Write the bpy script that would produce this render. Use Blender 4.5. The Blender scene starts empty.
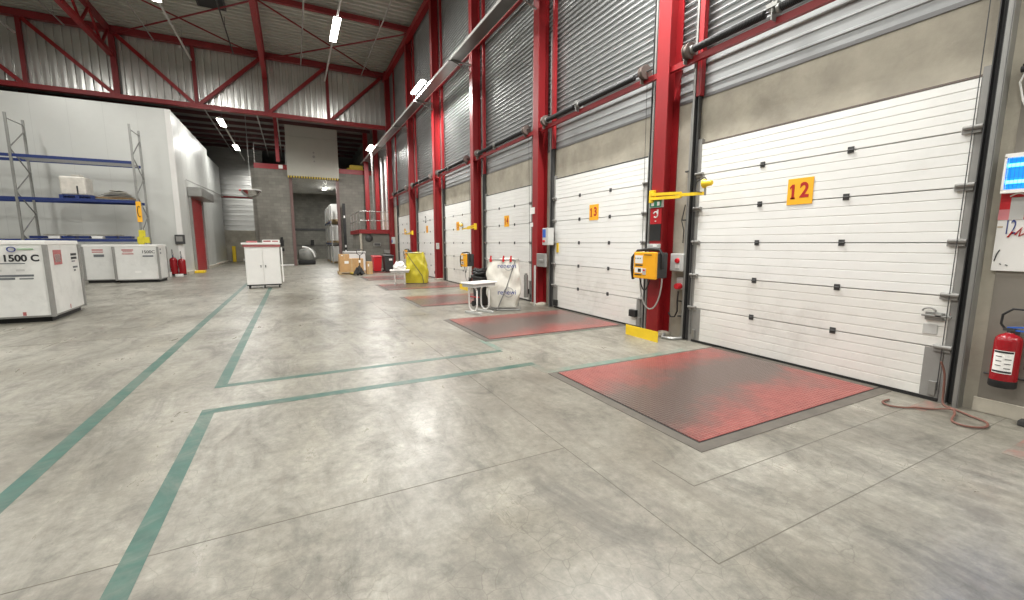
import bpy, math, random
from mathutils import Vector, Matrix
random.seed(7)
C = bpy.context.scene.collection
PI = math.pi

# ------------------------------------------------------------------ materials
def new_mat(name):
    m = bpy.data.materials.new(name); m.use_nodes = True
    nt = m.node_tree; b = nt.nodes['Principled BSDF']
    return m, nt, b

def N(nt, typ, **kw):
    n = nt.nodes.new(typ)
    for k, v in kw.items():
        if k in n.inputs.keys(): n.inputs[k].default_value = v
        else: setattr(n, k, v)
    return n

def ramp(nt, fac, stops):
    r = nt.nodes.new('ShaderNodeValToRGB')
    e = r.color_ramp.elements
    while len(e) < len(stops): e.new(0.5)
    for i, (p, c) in enumerate(stops):
        e[i].position = p
        e[i].color = (c, c, c, 1) if isinstance(c, (int, float)) else (*c, 1)
    nt.links.new(fac, r.inputs[0])
    return r

def mixc(nt, fac, a, b, mode='MIX'):
    m = nt.nodes.new('ShaderNodeMix'); m.data_type = 'RGBA'; m.blend_type = mode
    def put(s, v):
        if hasattr(v, 'is_output'): nt.links.new(v, s)
        elif isinstance(v, (int, float)): s.default_value = v
        else: s.default_value = (*v, 1)
    put(m.inputs[0], fac); put(m.inputs[6], a); put(m.inputs[7], b)
    return m.outputs[2]

def simple(name, col, rough=0.5, metal=0.0, var=0.12, scale=3.0, bump=0.0, dirt=None, dirt_amt=0.0, stretch=(1, 1, 1), bscale=None):
    m, nt, b = new_mat(name)
    tc = N(nt, 'ShaderNodeTexCoord'); mp = N(nt, 'ShaderNodeMapping')
    mp.inputs['Scale'].default_value = stretch
    nt.links.new(tc.outputs['Object'], mp.inputs[0])
    n = N(nt, 'ShaderNodeTexNoise', Scale=scale, Detail=7.0, Roughness=0.62)
    nt.links.new(mp.outputs[0], n.inputs['Vector'])
    lo = tuple(max(0, c * (1 - var)) for c in col); hi = tuple(min(1, c * (1 + var)) for c in col)
    r = ramp(nt, n.outputs['Fac'], [(0.3, lo), (0.7, hi)])
    out = r.outputs[0]
    if dirt:
        n2 = N(nt, 'ShaderNodeTexNoise', Scale=scale * 0.6, Detail=9.0, Roughness=0.7)
        mp2 = N(nt, 'ShaderNodeMapping'); mp2.inputs['Location'].default_value = (3.1, 7.7, 1.3); mp2.inputs['Scale'].default_value = stretch
        nt.links.new(tc.outputs['Object'], mp2.inputs[0]); nt.links.new(mp2.outputs[0], n2.inputs['Vector'])
        r2 = ramp(nt, n2.outputs['Fac'], [(0.52, 0.0), (0.75, dirt_amt)])
        out = mixc(nt, r2.outputs[0], out, dirt)
    nt.links.new(out, b.inputs['Base Color'])
    b.inputs['Roughness'].default_value = rough; b.inputs['Metallic'].default_value = metal
    if bump:
        nb = N(nt, 'ShaderNodeTexNoise', Scale=bscale or scale * 8, Detail=5.0)
        nt.links.new(tc.outputs['Object'], nb.inputs['Vector'])
        bp = N(nt, 'ShaderNodeBump', Strength=bump, Distance=0.01)
        nt.links.new(nb.outputs['Fac'], bp.inputs['Height']); nt.links.new(bp.outputs[0], b.inputs['Normal'])
    return m

def emis(name, col, s):
    m, nt, b = new_mat(name)
    b.inputs['Base Color'].default_value = (*col, 1)
    b.inputs['Emission Color'].default_value = (*col, 1); b.inputs['Emission Strength'].default_value = s
    return m

def floor_colour(nt, tc):
    """mottled worn industrial concrete, returns a colour socket and the mottling socket"""
    n1 = N(nt, 'ShaderNodeTexNoise', Scale=0.42, Detail=9.0, Roughness=0.62, Distortion=0.6)
    nt.links.new(tc.outputs['Object'], n1.inputs['Vector'])
    mp = N(nt, 'ShaderNodeMapping'); mp.inputs['Scale'].default_value = (0.8, 0.34, 1); mp.inputs['Rotation'].default_value = (0, 0, 0.5)
    nt.links.new(tc.outputs['Object'], mp.inputs[0])
    n2 = N(nt, 'ShaderNodeTexNoise', Scale=3.2, Detail=12.0, Roughness=0.74, Distortion=0.7)
    nt.links.new(mp.outputs[0], n2.inputs['Vector'])
    n3 = N(nt, 'ShaderNodeTexNoise', Scale=11.0, Detail=12.0, Roughness=0.8)
    nt.links.new(tc.outputs['Object'], n3.inputs['Vector'])
    a = ramp(nt, n1.outputs['Fac'], [(0.34, (0.150, 0.137, 0.108)), (0.50, (0.235, 0.221, 0.183)), (0.66, (0.325, 0.310, 0.265))])
    b = ramp(nt, n2.outputs['Fac'], [(0.32, 0.50), (0.48, 0.92), (0.66, 1.18)])
    c = ramp(nt, n3.outputs['Fac'], [(0.34, 0.66), (0.66, 1.26)])
    o = mixc(nt, 1.0, a.outputs[0], b.outputs[0], 'MULTIPLY')
    o = mixc(nt, 1.0, o, c.outputs[0], 'MULTIPLY')
    # hairline crazing, only in patches
    nw = N(nt, 'ShaderNodeTexNoise', Scale=5.0, Detail=4.0)
    nt.links.new(tc.outputs['Object'], nw.inputs['Vector'])
    wv = mixc(nt, 0.07, tc.outputs['Object'], nw.outputs['Color'], 'ADD')
    vo = N(nt, 'ShaderNodeTexVoronoi', Scale=7.5); vo.feature = 'DISTANCE_TO_EDGE'
    nt.links.new(wv, vo.inputs['Vector'])
    cr = ramp(nt, vo.outputs['Distance'], [(0.0, 1.0), (0.020, 0.0)])
    nm = N(nt, 'ShaderNodeTexNoise', Scale=0.8, Detail=3.0)
    mp3 = N(nt, 'ShaderNodeMapping'); mp3.inputs['Location'].default_value = (11, 3, 0)
    nt.links.new(tc.outputs['Object'], mp3.inputs[0]); nt.links.new(mp3.outputs[0], nm.inputs['Vector'])
    mk = ramp(nt, nm.outputs['Fac'], [(0.44, 0.0), (0.60, 0.62)])
    fac = mixc(nt, 1.0, cr.outputs[0], mk.outputs[0], 'MULTIPLY')
    o = mixc(nt, fac, o, (0.10, 0.09, 0.07))
    # dark tyre scuffs
    mp4 = N(nt, 'ShaderNodeMapping'); mp4.inputs['Scale'].default_value = (1.6, 0.35, 1); mp4.inputs['Rotation'].default_value = (0, 0, -0.9); mp4.inputs['Location'].default_value = (4, 9, 0)
    nt.links.new(tc.outputs['Object'], mp4.inputs[0])
    n5 = N(nt, 'ShaderNodeTexNoise', Scale=1.5, Detail=8.0, Roughness=0.75, Distortion=1.6)
    nt.links.new(mp4.outputs[0], n5.inputs['Vector'])
    sc = ramp(nt, n5.outputs['Fac'], [(0.51, 0.0), (0.66, 0.65)])
    o = mixc(nt, sc.outputs[0], o, (0.16, 0.145, 0.12))
    return o, n2.outputs['Fac'], n3.outputs['Fac']

def floor_mat():
    m, nt, b = new_mat('concrete_floor')
    tc = N(nt, 'ShaderNodeTexCoord')
    o, f2, f3 = floor_colour(nt, tc)
    nt.links.new(o, b.inputs['Base Color'])
    rr = ramp(nt, f2, [(0.3, 0.46), (0.7, 0.24)])
    nt.links.new(rr.outputs[0], b.inputs['Roughness'])
    bp = N(nt, 'ShaderNodeBump', Strength=0.10, Distance=0.01)
    nt.links.new(f3, bp.inputs['Height']); nt.links.new(bp.outputs[0], b.inputs['Normal'])
    return m

def worn_paint(name, col, wear_lo=0.55, wear_hi=0.68, rough=0.42, under=None, amt=1.0, tread=False, scale=2.2, bare=(0.20, 0.185, 0.17)):
    """paint worn through to concrete (under None) or bare steel"""
    m, nt, b = new_mat(name)
    tc = N(nt, 'ShaderNodeTexCoord')
    if under is None: base, f2, f3 = floor_colour(nt, tc)
    else: base = None
    n = N(nt, 'ShaderNodeTexNoise', Scale=scale, Detail=9.0, Roughness=0.72, Distortion=0.8)
    mp = N(nt, 'ShaderNodeMapping'); mp.inputs['Location'].default_value = (1.7, 5.1, 0)
    nt.links.new(tc.outputs['Object'], mp.inputs[0]); nt.links.new(mp.outputs[0], n.inputs['Vector'])
    r = ramp(nt, n.outputs['Fac'], [(wear_lo, 0.0), (wear_hi, amt)])
    nv = N(nt, 'ShaderNodeTexNoise', Scale=9.0, Detail=6.0)
    nt.links.new(tc.outputs['Object'], nv.inputs['Vector'])
    pc = ramp(nt, nv.outputs['Fac'], [(0.3, tuple(c * 0.8 for c in col)), (0.7, tuple(c * 1.15 for c in col))])
    o = mixc(nt, r.outputs[0], pc.outputs[0], base if base is not None else bare)
    nt.links.new(o, b.inputs['Base Color'])
    b.inputs['Roughness'].default_value = rough
    return m, nt, b, tc, r

def leveller_mat(name, worn):
    """red checker plate, worn to bare grey steel along the fork-truck track"""
    m, nt, b = new_mat(name)
    tc = N(nt, 'ShaderNodeTexCoord')
    sep = N(nt, 'ShaderNodeSeparateXYZ'); nt.links.new(tc.outputs['Object'], sep.inputs[0])
    def mth(op, a, c=None, d=None):
        x = N(nt, 'ShaderNodeMath', operation=op)
        for i, v in enumerate((a, c, d)):
            if v is None: continue
            if isinstance(v, (int, float)): x.inputs[i].default_value = v
            else: nt.links.new(v, x.inputs[i])
        return x.outputs[0]
    n = N(nt, 'ShaderNodeTexNoise', Scale=1.1, Detail=7.0, Roughness=0.6, Distortion=0.5)
    nt.links.new(tc.outputs['Object'], n.inputs['Vector'])
    n2 = N(nt, 'ShaderNodeTexNoise', Scale=7.0, Detail=6.0, Roughness=0.7)
    nt.links.new(tc.outputs['Object'], n2.inputs['Vector'])
    # distance from the middle of the plate (local y), wide at the wall side
    a = mth('ABSOLUTE', mth('ADD', sep.outputs['Y'], mth('MULTIPLY', sep.outputs['X'], -0.10)))
    w = mth('ADD', a, mth('MULTIPLY', mth('SUBTRACT', n.outputs['Fac'], 0.5), 1.7))
    w = mth('ADD', w, mth('MULTIPLY', mth('SUBTRACT', n2.outputs['Fac'], 0.5), 0.5))
    r = ramp(nt, w, [(0.25 + worn * 0.25, 0.95), (0.80 + worn * 0.3, 0.0)])
    red = ramp(nt, n2.outputs['Fac'], [(0.3, (0.20, 0.042, 0.036)), (0.7, (0.30, 0.085, 0.070))])
    o = mixc(nt, r.outputs[0], red.outputs[0], (0.125, 0.098, 0.085))
    nt.links.new(o, b.inputs['Base Color'])
    mt = mth('MULTIPLY', r.outputs[0], 0.35)
    nt.links.new(mt, b.inputs['Metallic'])
    b.inputs['Roughness'].default_value = 0.30
    # tear-drop tread: alternating short bars
    fx = mth('MULTIPLY', sep.outputs['X'], 2 * PI / 0.075); fy = mth('MULTIPLY', sep.outputs['Y'], 2 * PI / 0.075)
    p = mth('SINE', mth('ADD', fx, fy)); q = mth('SINE', mth('SUBTRACT', fx, fy))
    h = mth('MAXIMUM', mth('MULTIPLY', p, q), 0.0)
    h = mth('POWER', h, 1.5)
    bp = N(nt, 'ShaderNodeBump', Strength=1.0, Distance=0.010)
    nt.links.new(h, bp.inputs['Height']); nt.links.new(bp.outputs[0], b.inputs['Normal'])
    return m

def block_mat():
    m, nt, b = new_mat('grey_blockwork')
    tc = N(nt, 'ShaderNodeTexCoord')
    sep = N(nt, 'ShaderNodeSeparateXYZ'); nt.links.new(tc.outputs['Object'], sep.inputs[0])
    cmb = N(nt, 'ShaderNodeCombineXYZ')
    nt.links.new(sep.outputs['X'], cmb.inputs[0]); nt.links.new(sep.outputs['Z'], cmb.inputs[1])
    br = N(nt, 'ShaderNodeTexBrick', Scale=1.0)
    br.inputs['Color1'].default_value = (0.160, 0.155, 0.134, 1); br.inputs['Color2'].default_value = (0.205, 0.198, 0.172, 1)
    br.inputs['Mortar'].default_value = (0.14, 0.135, 0.118, 1); br.inputs['Mortar Size'].default_value = 0.008
    br.inputs['Brick Width'].default_value = 0.4; br.inputs['Row Height'].default_value = 0.2
    nt.links.new(cmb.outputs[0], br.inputs['Vector'])
    n = N(nt, 'ShaderNodeTexNoise', Scale=1.3, Detail=8.0); nt.links.new(tc.outputs['Object'], n.inputs['Vector'])
    r = ramp(nt, n.outputs['Fac'], [(0.3, 0.85), (0.7, 1.2)])
    nt.links.new(mixc(nt, 1.0, br.outputs['Color'], r.outputs[0], 'MULTIPLY'), b.inputs['Base Color'])
    b.inputs['Roughness'].default_value = 0.85
    return m

M = {}
M['floor'] = floor_mat()
M['concrete'] = simple('cast_concrete', (0.38, 0.35, 0.285), 0.8, 0, 0.2, 1.8, 0.3, (0.20, 0.18, 0.14), 0.6)
M['wallpaint'] = simple('grey_wall', (0.215, 0.195, 0.165), 0.75, 0, 0.10, 1.8, 0.15, (0.16, 0.14, 0.115), 0.45)
M['plinth'] = simple('pale_plinth', (0.50, 0.46, 0.38), 0.8, 0, 0.15, 3, 0.2, (0.2, 0.17, 0.14), 0.6)
M['block'] = block_mat()
M['red'] = simple('red_steel_paint', (0.26, 0.008, 0.011), 0.45, 0, 0.10, 2.0, 0, (0.14, 0.010, 0.012), 0.35)
M['darkred'] = simple('dark_red_steel_paint', (0.22, 0.018, 0.022), 0.5, 0, 0.12, 2.0)
M['brownred'] = simple('red_brown_frame_paint', (0.14, 0.080, 0.072), 0.5, 0, 0.12, 2.0)
M['clad'] = simple('galvanised_cladding', (0.60, 0.60, 0.575), 0.27, 0.6, 0.08, 0.8)
M['clad2'] = simple('bay_cladding', (0.34, 0.35, 0.35), 0.42, 0.4, 0.12, 0.8)
M['fascia'] = simple('grey_fascia_panel', (0.20, 0.20, 0.20), 0.45, 0.5, 0.10, 0.8)
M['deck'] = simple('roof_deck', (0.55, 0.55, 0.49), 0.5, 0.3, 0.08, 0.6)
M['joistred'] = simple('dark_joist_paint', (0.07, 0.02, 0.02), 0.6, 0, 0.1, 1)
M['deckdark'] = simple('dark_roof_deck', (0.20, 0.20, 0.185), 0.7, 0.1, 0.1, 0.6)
M['black'] = simple('black_rubber', (0.012, 0.012, 0.012), 0.6, 0, 0.2, 4)
M['darkgrey'] = simple('dark_grey_metal', (0.06, 0.06, 0.06), 0.5, 0.3, 0.2, 3)
M['grey'] = simple('grey_galvanised', (0.30, 0.30, 0.285), 0.42, 0.6, 0.12, 3)
M['greypaint'] = simple('grey_paint', (0.27, 0.265, 0.25), 0.5, 0.1, 0.1, 3)
M['lightgrey'] = simple('light_grey_plastic', (0.50, 0.50, 0.48), 0.45, 0, 0.06, 3)
M['doorwhite'] = simple('white_door_panel', (0.80, 0.80, 0.775), 0.42, 0, 0.03, 1.2, 0.03, (0.50, 0.48, 0.44), 0.35, (1, 1, 1))
M['doordirty'] = simple('dirty_white_door_panel', (0.75, 0.74, 0.70), 0.5, 0, 0.05, 1.5, 0.03, (0.40, 0.37, 0.33), 0.6)
M['white'] = simple('white_plastic', (0.82, 0.81, 0.78), 0.4, 0, 0.03, 3)
M['coldroom'] = simple('cold_room_panel', (0.62, 0.63, 0.60), 0.36, 0.15, 0.05, 0.35, 0.0, (0.50, 0.51, 0.49), 0.4)
M['crate'] = simple('scuffed_white_panel', (0.70, 0.70, 0.67), 0.45, 0, 0.08, 1.6, 0.05, (0.36, 0.36, 0.34), 0.55)
M['yellow'] = simple('yellow_paint', (0.85, 0.58, 0.02), 0.42, 0, 0.08, 4)
M['orange'] = simple('orange_yellow_enamel', (0.90, 0.42, 0.012), 0.4, 0, 0.04, 4)
M['bagyellow'] = simple('yellow_sack', (0.58, 0.50, 0.03), 0.35, 0, 0.15, 5, 0.6, None, 0, (1, 1, 1), 9)
M['bagwhite'] = simple('translucent_white_sack', (0.72, 0.70, 0.63), 0.38, 0, 0.12, 4, 0.7, (0.42, 0.38, 0.30), 0.5, (1, 1, 1), 9)
M['signyellow'] = simple('sign_yellow', (0.88, 0.44, 0.02), 0.45, 0, 0.03, 4)
M['signred'] = simple('sign_red', (0.52, 0.012, 0.02), 0.45, 0, 0.05, 4)
M['digit'] = simple('digit_dark_red', (0.42, 0.012, 0.01), 0.5, 0, 0.03, 4)
M['green'] = worn_paint('worn_green_floor_paint', (0.028, 0.095, 0.072), 0.46, 0.78, 0.42, None, 0.75)[0]
M['greenfaint'] = worn_paint('faded_green_floor_paint', (0.11, 0.20, 0.16), 0.38, 0.60, 0.42, None, 0.95)[0]
M['redfloor'] = worn_paint('faded_red_floor_paint', (0.30, 0.13, 0.11), 0.36, 0.58, 0.45, None, 0.95)[0]
M['lev1'] = leveller_mat('red_checker_plate', 0.0)
M['lev2'] = leveller_mat('faded_red_checker_plate', 0.35)
M['joint'] = simple('dark_joint', (0.14, 0.13, 0.105), 0.8, 0, 0.2, 5)
M['pit'] = simple('pit_edge_steel', (0.10, 0.088, 0.072), 0.6, 0.1, 0.25, 5)
M['blue'] = simple('blue_rack_beam', (0.011, 0.028, 0.14), 0.45, 0, 0.08, 2)
M['bluelight'] = simple('blue_plastic', (0.03, 0.12, 0.50), 0.4, 0, 0.05, 2)
M['cardboard'] = simple('cardboard', (0.48, 0.29, 0.13), 0.8, 0, 0.10, 5)
M['wood'] = simple('pallet_wood', (0.50, 0.36, 0.20), 0.8, 0, 0.18, 5, 0, None, 0, (1, 8, 1))
M['wrap'] = simple('stretch_wrapped_goods', (0.60, 0.57, 0.51), 0.35, 0, 0.14, 5, 0.5)
M['foil'] = simple('grey_foil_sheets', (0.34, 0.32, 0.27), 0.35, 0.3, 0.35, 9, 0.6)
M['extred'] = simple('extinguisher_red', (0.27, 0.005, 0.010), 0.25, 0, 0.05, 2)
M['hose'] = simple('orange_red_air_hose', (0.17, 0.075, 0.055), 0.5, 0, 0.1, 4)
M['ink'] = simple('black_print', (0.02, 0.02, 0.022), 0.6, 0, 0.1, 4)
M['inkgrey'] = simple('grey_print', (0.14, 0.15, 0.16), 0.6, 0, 0.2, 8)
M['inkblue'] = simple('blue_print', (0.03, 0.05, 0.22), 0.6, 0, 0.1, 4)
M['inkred'] = simple('red_print', (0.42, 0.13, 0.13), 0.6, 0, 0.1, 4)
M['rollred'] = simple('red_roller_curtain', (0.38, 0.03, 0.035), 0.42, 0, 0.08, 2)
M['machine'] = simple('machine_grey', (0.22, 0.22, 0.2), 0.5, 0.1, 0.2, 3)
M['pinkprint'] = simple('pink_print', (0.62, 0.22, 0.24), 0.5)
M['drum'] = simple('brown_cast_drum', (0.16, 0.13, 0.115), 0.5, 0.5, 0.15, 4)
M['cable'] = simple('grey_cable', (0.32, 0.31, 0.29), 0.5, 0, 0.05, 3)
M['chrome'] = simple('chrome', (0.6, 0.6, 0.6), 0.2, 1.0, 0.03, 3)
M['hazard'] = simple('rubber_hazard_yellow', (0.55, 0.42, 0.05), 0.6, 0, 0.1, 3)
M['lamp'] = emis('lamp_diffuser', (1.0, 0.97, 0.90), 14.0)
M['uv'] = emis('blue_uv_tube', (0.15, 0.62, 1.0), 2.2)
M['uvback'] = emis('blue_glow_grid', (0.01, 0.22, 0.85), 0.55)
M['tray'] = simple('galvanised_tray', (0.17, 0.165, 0.15), 0.38, 0.7, 0.1, 2)
M['greenbox'] = simple('green_plastic', (0.03, 0.22, 0.12), 0.5, 0, 0.1, 4)

# ------------------------------------------------------------------ geometry
class MB:
    def __init__(s): s.v = []; s.f = []
    def add(s, vs, fs):
        n = len(s.v); s.v += [tuple(p) for p in vs]; s.f += [tuple(i + n for i in f) for f in fs]
        return s
    def box(s, x0, y0, z0, x1, y1, z1, mat=None):
        vs = [(x, y, z) for x in (x0, x1) for y in (y0, y1) for z in (z0, z1)]
        if mat is not None: vs = [mat @ Vector(p) for p in vs]
        return s.add(vs, [(0, 1, 3, 2), (4, 6, 7, 5), (0, 4, 5, 1), (2, 3, 7, 6), (0, 2, 6, 4), (1, 5, 7, 3)])
    def bar(s, a, b, w, h, up=(0, 0, 1)):
        """rectangular bar from a to b, w across, h along up"""
        a, b = Vector(a), Vector(b); d = (b - a); L = d.length; d.normalize()
        up = Vector(up); side = d.cross(up)
        if side.length < 1e-4: side = d.cross(Vector((0, 1, 0)))
        side.normalize(); u = side.cross(d).normalized()
        vs = []
        for p in (a, b):
            for i, j in ((-1, -1), (1, -1), (1, 1), (-1, 1)): vs.append(p + side * (w / 2 * i) + u * (h / 2 * j))
        return s.add(vs, [(3, 2, 1, 0), (4, 5, 6, 7), (0, 1, 5, 4), (1, 2, 6, 5), (2, 3, 7, 6), (3, 0, 4, 7)])
    def tube(s, pts, r, seg=8, closed=False):
        pts = [Vector(p) for p in pts]; n = len(pts); vs = []; fs = []
        ref = None
        for i, p in enumerate(pts):
            if closed: t = pts[(i + 1) % n] - pts[i - 1]
            else: t = pts[min(i + 1, n - 1)] - pts[max(i - 1, 0)]
            t.normalize()
            if ref is None: ref = Vector((0, 0, 1)) if abs(t.z) < 0.9 else Vector((1, 0, 0))
            side = t.cross(ref).normalized(); u = side.cross(t).normalized(); ref = u
            rr = r[i] if isinstance(r, (list, tuple)) else r
            for k in range(seg):
                a = 2 * PI * k / seg; vs.append(p + side * (math.cos(a) * rr) + u * (math.sin(a) * rr))
        m = n if closed else n - 1
        for i in range(m):
            for k in range(seg):
                a = i * seg + k; b = i * seg + (k + 1) % seg; c = ((i + 1) % n) * seg + (k + 1) % seg; d = ((i + 1) % n) * seg + k
                fs.append((a, d, c, b))
        if not closed: fs.append(tuple(range(seg))); fs.append(tuple((n - 1) * seg + k for k in reversed(range(seg))))
        return s.add(vs, fs)
    def cyl(s, a, b, r, seg=16): return s.tube([a, b], r, seg)
    def prism(s, poly, vec):
        vec = Vector(vec); poly = [Vector(p) for p in poly]; n = len(poly)
        vs = poly + [p + vec for p in poly]
        fs = [tuple(reversed(range(n))), tuple(range(n, 2 * n))] + [(i, (i + 1) % n, n + (i + 1) % n, n + i) for i in range(n)]
        return s.add(vs, fs)
    def lathe(s, prof, c=(0, 0, 0), seg=20, axis='z'):
        c = Vector(c); vs = []; fs = []
        for r, z in prof:
            for k in range(seg):
                a = 2 * PI * k / seg; x, y = math.cos(a) * r, math.sin(a) * r
                p = (x, y, z) if axis == 'z' else ((z, x, y) if axis == 'x' else (x, z, y))
                vs.append(c + Vector(p))
        n = len(prof)
        for i in range(n - 1):
            for k in range(seg): fs.append((i * seg + k, i * seg + (k + 1) % seg, (i + 1) * seg + (k + 1) % seg, (i + 1) * seg + k))
        fs.append(tuple(reversed(range(seg)))); fs.append(tuple((n - 1) * seg + k for k in range(seg)))
        return s.add(vs, fs)
    def quad_grid(s, fn, nu, nv):
        vs = [fn(i / nu, j / nv) for i in range(nu + 1) for j in range(nv + 1)]
        fs = [(i * (nv + 1) + j, (i + 1) * (nv + 1) + j, (i + 1) * (nv + 1) + j + 1, i * (nv + 1) + j + 1) for i in range(nu) for j in range(nv)]
        return s.add(vs, fs)
    def build(s, name, m, parent=None, bevel=0.0, smooth=False, loc=None, fix=True):
        import bmesh
        me = bpy.data.meshes.new(name); me.from_pydata(s.v, [], s.f); me.update()
        if fix:
            bm = bmesh.new(); bm.from_mesh(me); bmesh.ops.recalc_face_normals(bm, faces=bm.faces)
            bm.to_mesh(me); bm.free()
        me.materials.append(m)
        if smooth:
            for p in me.polygons: p.use_smooth = True
        o = bpy.data.objects.new(name, me); C.objects.link(o)
        if parent: o.parent = parent
        if loc: o.location = loc
        if bevel:
            b = o.modifiers.new('bevel', 'BEVEL'); b.width = bevel; b.segments = 2; b.limit_method = 'ANGLE'
        if smooth:
            try: me.set_sharp_from_angle(angle=math.radians(40))
            except Exception: pass
        return o

def tag(o, label, cat, group=None):
    o['label'] = label; o['category'] = cat
    if group: o['group'] = group
    return o
def thing(name, label, cat, loc=(0, 0, 0), group=None, rz=0):
    o = bpy.data.objects.new(name, None); C.objects.link(o); o.location = loc; o.rotation_euler = (0, 0, rz)
    o.empty_display_size = 0.2
    return tag(o, label, cat, group)
def struct(o): o['kind'] = 'structure'; return o
def copy_tree(o, parent=None):
    c = o.copy(); C.objects.link(c); c.parent = parent
    for ch in [x for x in C.objects if x.parent == o]: copy_tree(ch, c)
    return c

def text(s, size, m, parent, loc, face='-x', bold=0.0, ext=0.002, name='lettering', align='CENTER', squeeze=1.0):
    cu = bpy.data.curves.new(name, 'FONT'); cu.body = s; cu.size = size; cu.extrude = ext; cu.offset = bold
    cu.align_x = align; cu.align_y = 'CENTER'
    t = bpy.data.objects.new('tmp', cu); C.objects.link(t)
    bpy.context.view_layer.update()
    me = bpy.data.meshes.new_from_object(t.evaluated_get(bpy.context.evaluated_depsgraph_get()))
    bpy.data.objects.remove(t); bpy.data.curves.remove(cu)
    me.materials.clear(); me.materials.append(m)
    R = {'-x': Matrix(((0, 0, -1), (-1, 0, 0), (0, 1, 0))), '-y': Matrix(((1, 0, 0), (0, 0, -1), (0, 1, 0)))}[face] if isinstance(face, str) else face
    S = Matrix.Diagonal((squeeze, 1, 1))
    me.transform((R @ S).to_4x4())
    o = bpy.data.objects.new(name, me); C.objects.link(o); o.location = loc
    if parent: o.parent = parent
    return o

# ================================================================== SETTING
XW = 5.61           # inner face of the dock wall
XL, YN, YF = -22.0, -14.0, 45.0
ZR = 11.55
YT = 27.3           # plane of the big lattice truss
P = 4.15            # bay pitch
DY = [3.14, 7.17, 11.22, 15.35, 19.5, 23.9]     # door centres, nearest first
COLY = [5.235, 9.2, 13.32, 17.55, 21.75, 26.95]   # columns

b = MB(); b.box(XL, YN, -0.2, 6.2, 62, 0); struct(b.build('floor', M['floor']))

# roof deck over the hall: trapezoidal ribs running across
def ribs(fn, s0, s1, period, depth, flat=0.5):
    pts = []; s = s0
    while s < s1:
        for a, d in ((0, 0), (flat, 0.1 * depth), (flat + 0.07, depth), (0.93, depth)):
            if s + a * period <= s1: pts.append((s + a * period, d))
        s += period
    pts.append((s1, 0))
    mb = MB(); n = len(pts)
    vs = [fn(p[0], p[1], 0) for p in pts] + [fn(p[0], p[1], 1) for p in pts]
    mb.add(vs, [(i, i + 1, n + i + 1, n + i) for i in range(n - 1)])
    return mb
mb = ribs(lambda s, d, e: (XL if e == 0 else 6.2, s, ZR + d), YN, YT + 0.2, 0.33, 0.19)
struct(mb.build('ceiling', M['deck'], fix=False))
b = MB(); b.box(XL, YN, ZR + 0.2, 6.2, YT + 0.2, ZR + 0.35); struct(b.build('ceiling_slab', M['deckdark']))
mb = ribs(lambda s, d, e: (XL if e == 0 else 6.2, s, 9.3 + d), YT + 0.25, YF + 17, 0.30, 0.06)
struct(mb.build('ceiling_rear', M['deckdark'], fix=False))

# dock wall: concrete up to 3.7 with six door openings
b = MB(); edges = [YN]
for y in DY: edges += [y - 1.42, y + 1.42]
edges += [33.2]
for i in range(0, len(edges), 2): b.box(XW, edges[i], 0, XW + 0.3, edges[i + 1], 3.01)
b.box(XW, YN, 3.01, XW + 0.3, 33.2, 3.70)
# near stretch is rendered higher
b.box(XW, YN, 3.70, XW + 0.3, -4, 4.6)
struct(b.build('wall_right', M['concrete']))
b = MB(); b.box(XW - 0.012, YN, 0.13, XW - 0.001, 1.42, 3.0); struct(b.build('wall_right_render', M['wallpaint']))
b = MB(); b.box(XW - 0.03, YN, 0, XW, 1.44, 0.13); struct(b.build('baseboard_right', M['plinth'], bevel=0.004))
# horizontally ribbed cladding above
def wallrib(x, z0, z1, y0, y1, per, dep):
    return ribs(lambda s, d, e: (x - d, y0 if e == 0 else y1, s), z0, z1, per, dep, 0.72)
struct(wallrib(XW + 0.01, 3.74, 4.26, -4, 33.2, 0.16, 0.02).build('wall_right_apron', M['clad2'], fix=False))
struct(wallrib(XW + 0.05, 4.24, ZR + 0.1, -4, 33.2, 0.105, 0.045).build('wall_right_cladding', M['clad2'], fix=False))
b = MB(); b.box(XW - 0.012, -4, 3.70, XW + 0.0, 33.2, 3.75)
struct(b.build('trim_1', M['fascia'], bevel=0.004))
b = MB(); b.box(XW + 0.12, YN, 3.7, XW + 0.3, 33.2, ZR + 0.2); struct(b.build('wall_right_backing', M['greypaint']))

# remote walls of the hall
b = MB(); b.box(XL - 0.2, YN, 0, XL, 62, ZR + 0.2); struct(b.build('wall_left', M['coldroom']))
b = MB(); b.box(XL, YN - 0.2, 0, 6.2, YN, ZR + 0.2); struct(b.build('wall_rear', M['coldroom']))
# cold-room block on the left
def coldroom(x1, y0, y1, z1, name):
    b = MB(); b.box(XL, y0, 0, x1, y1, z1)
    return struct(b.build(name, M['coldroom']))
coldroom(-4.70, 25.45, 35.0, 7.64, 'wall_cold_room_front')
coldroom(-4.85, 35.0, 41.2, 7.45, 'wall_cold_room_rear')
b = MB()
x = -5.9
while x > XL: b.box(x, 25.448, 0.1, x + 0.008, 25.452, 7.6); x -= 1.15
y = 26.9
while y < 35: b.box(-4.702, y, 0.1, -4.696, y + 0.01, 7.6); y += 1.15
struct(b.build('trim_2', M['lightgrey']))
b = MB(); b.box(-4.88, 25.41, 0, -4.67, 25.55, 7.62)
struct(b.build('trim_3', M['white']))
b = MB(); b.box(-4.70, 25.8, 0, -4.62, 27.5, 0.16); b.box(-4.70, 31.3, 0, -4.60, 35, 0.16); b.box(-4.85, 35, 0, -4.6, 41, 0.16); struct(b.build('baseboard_left', M['plinth']))

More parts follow.
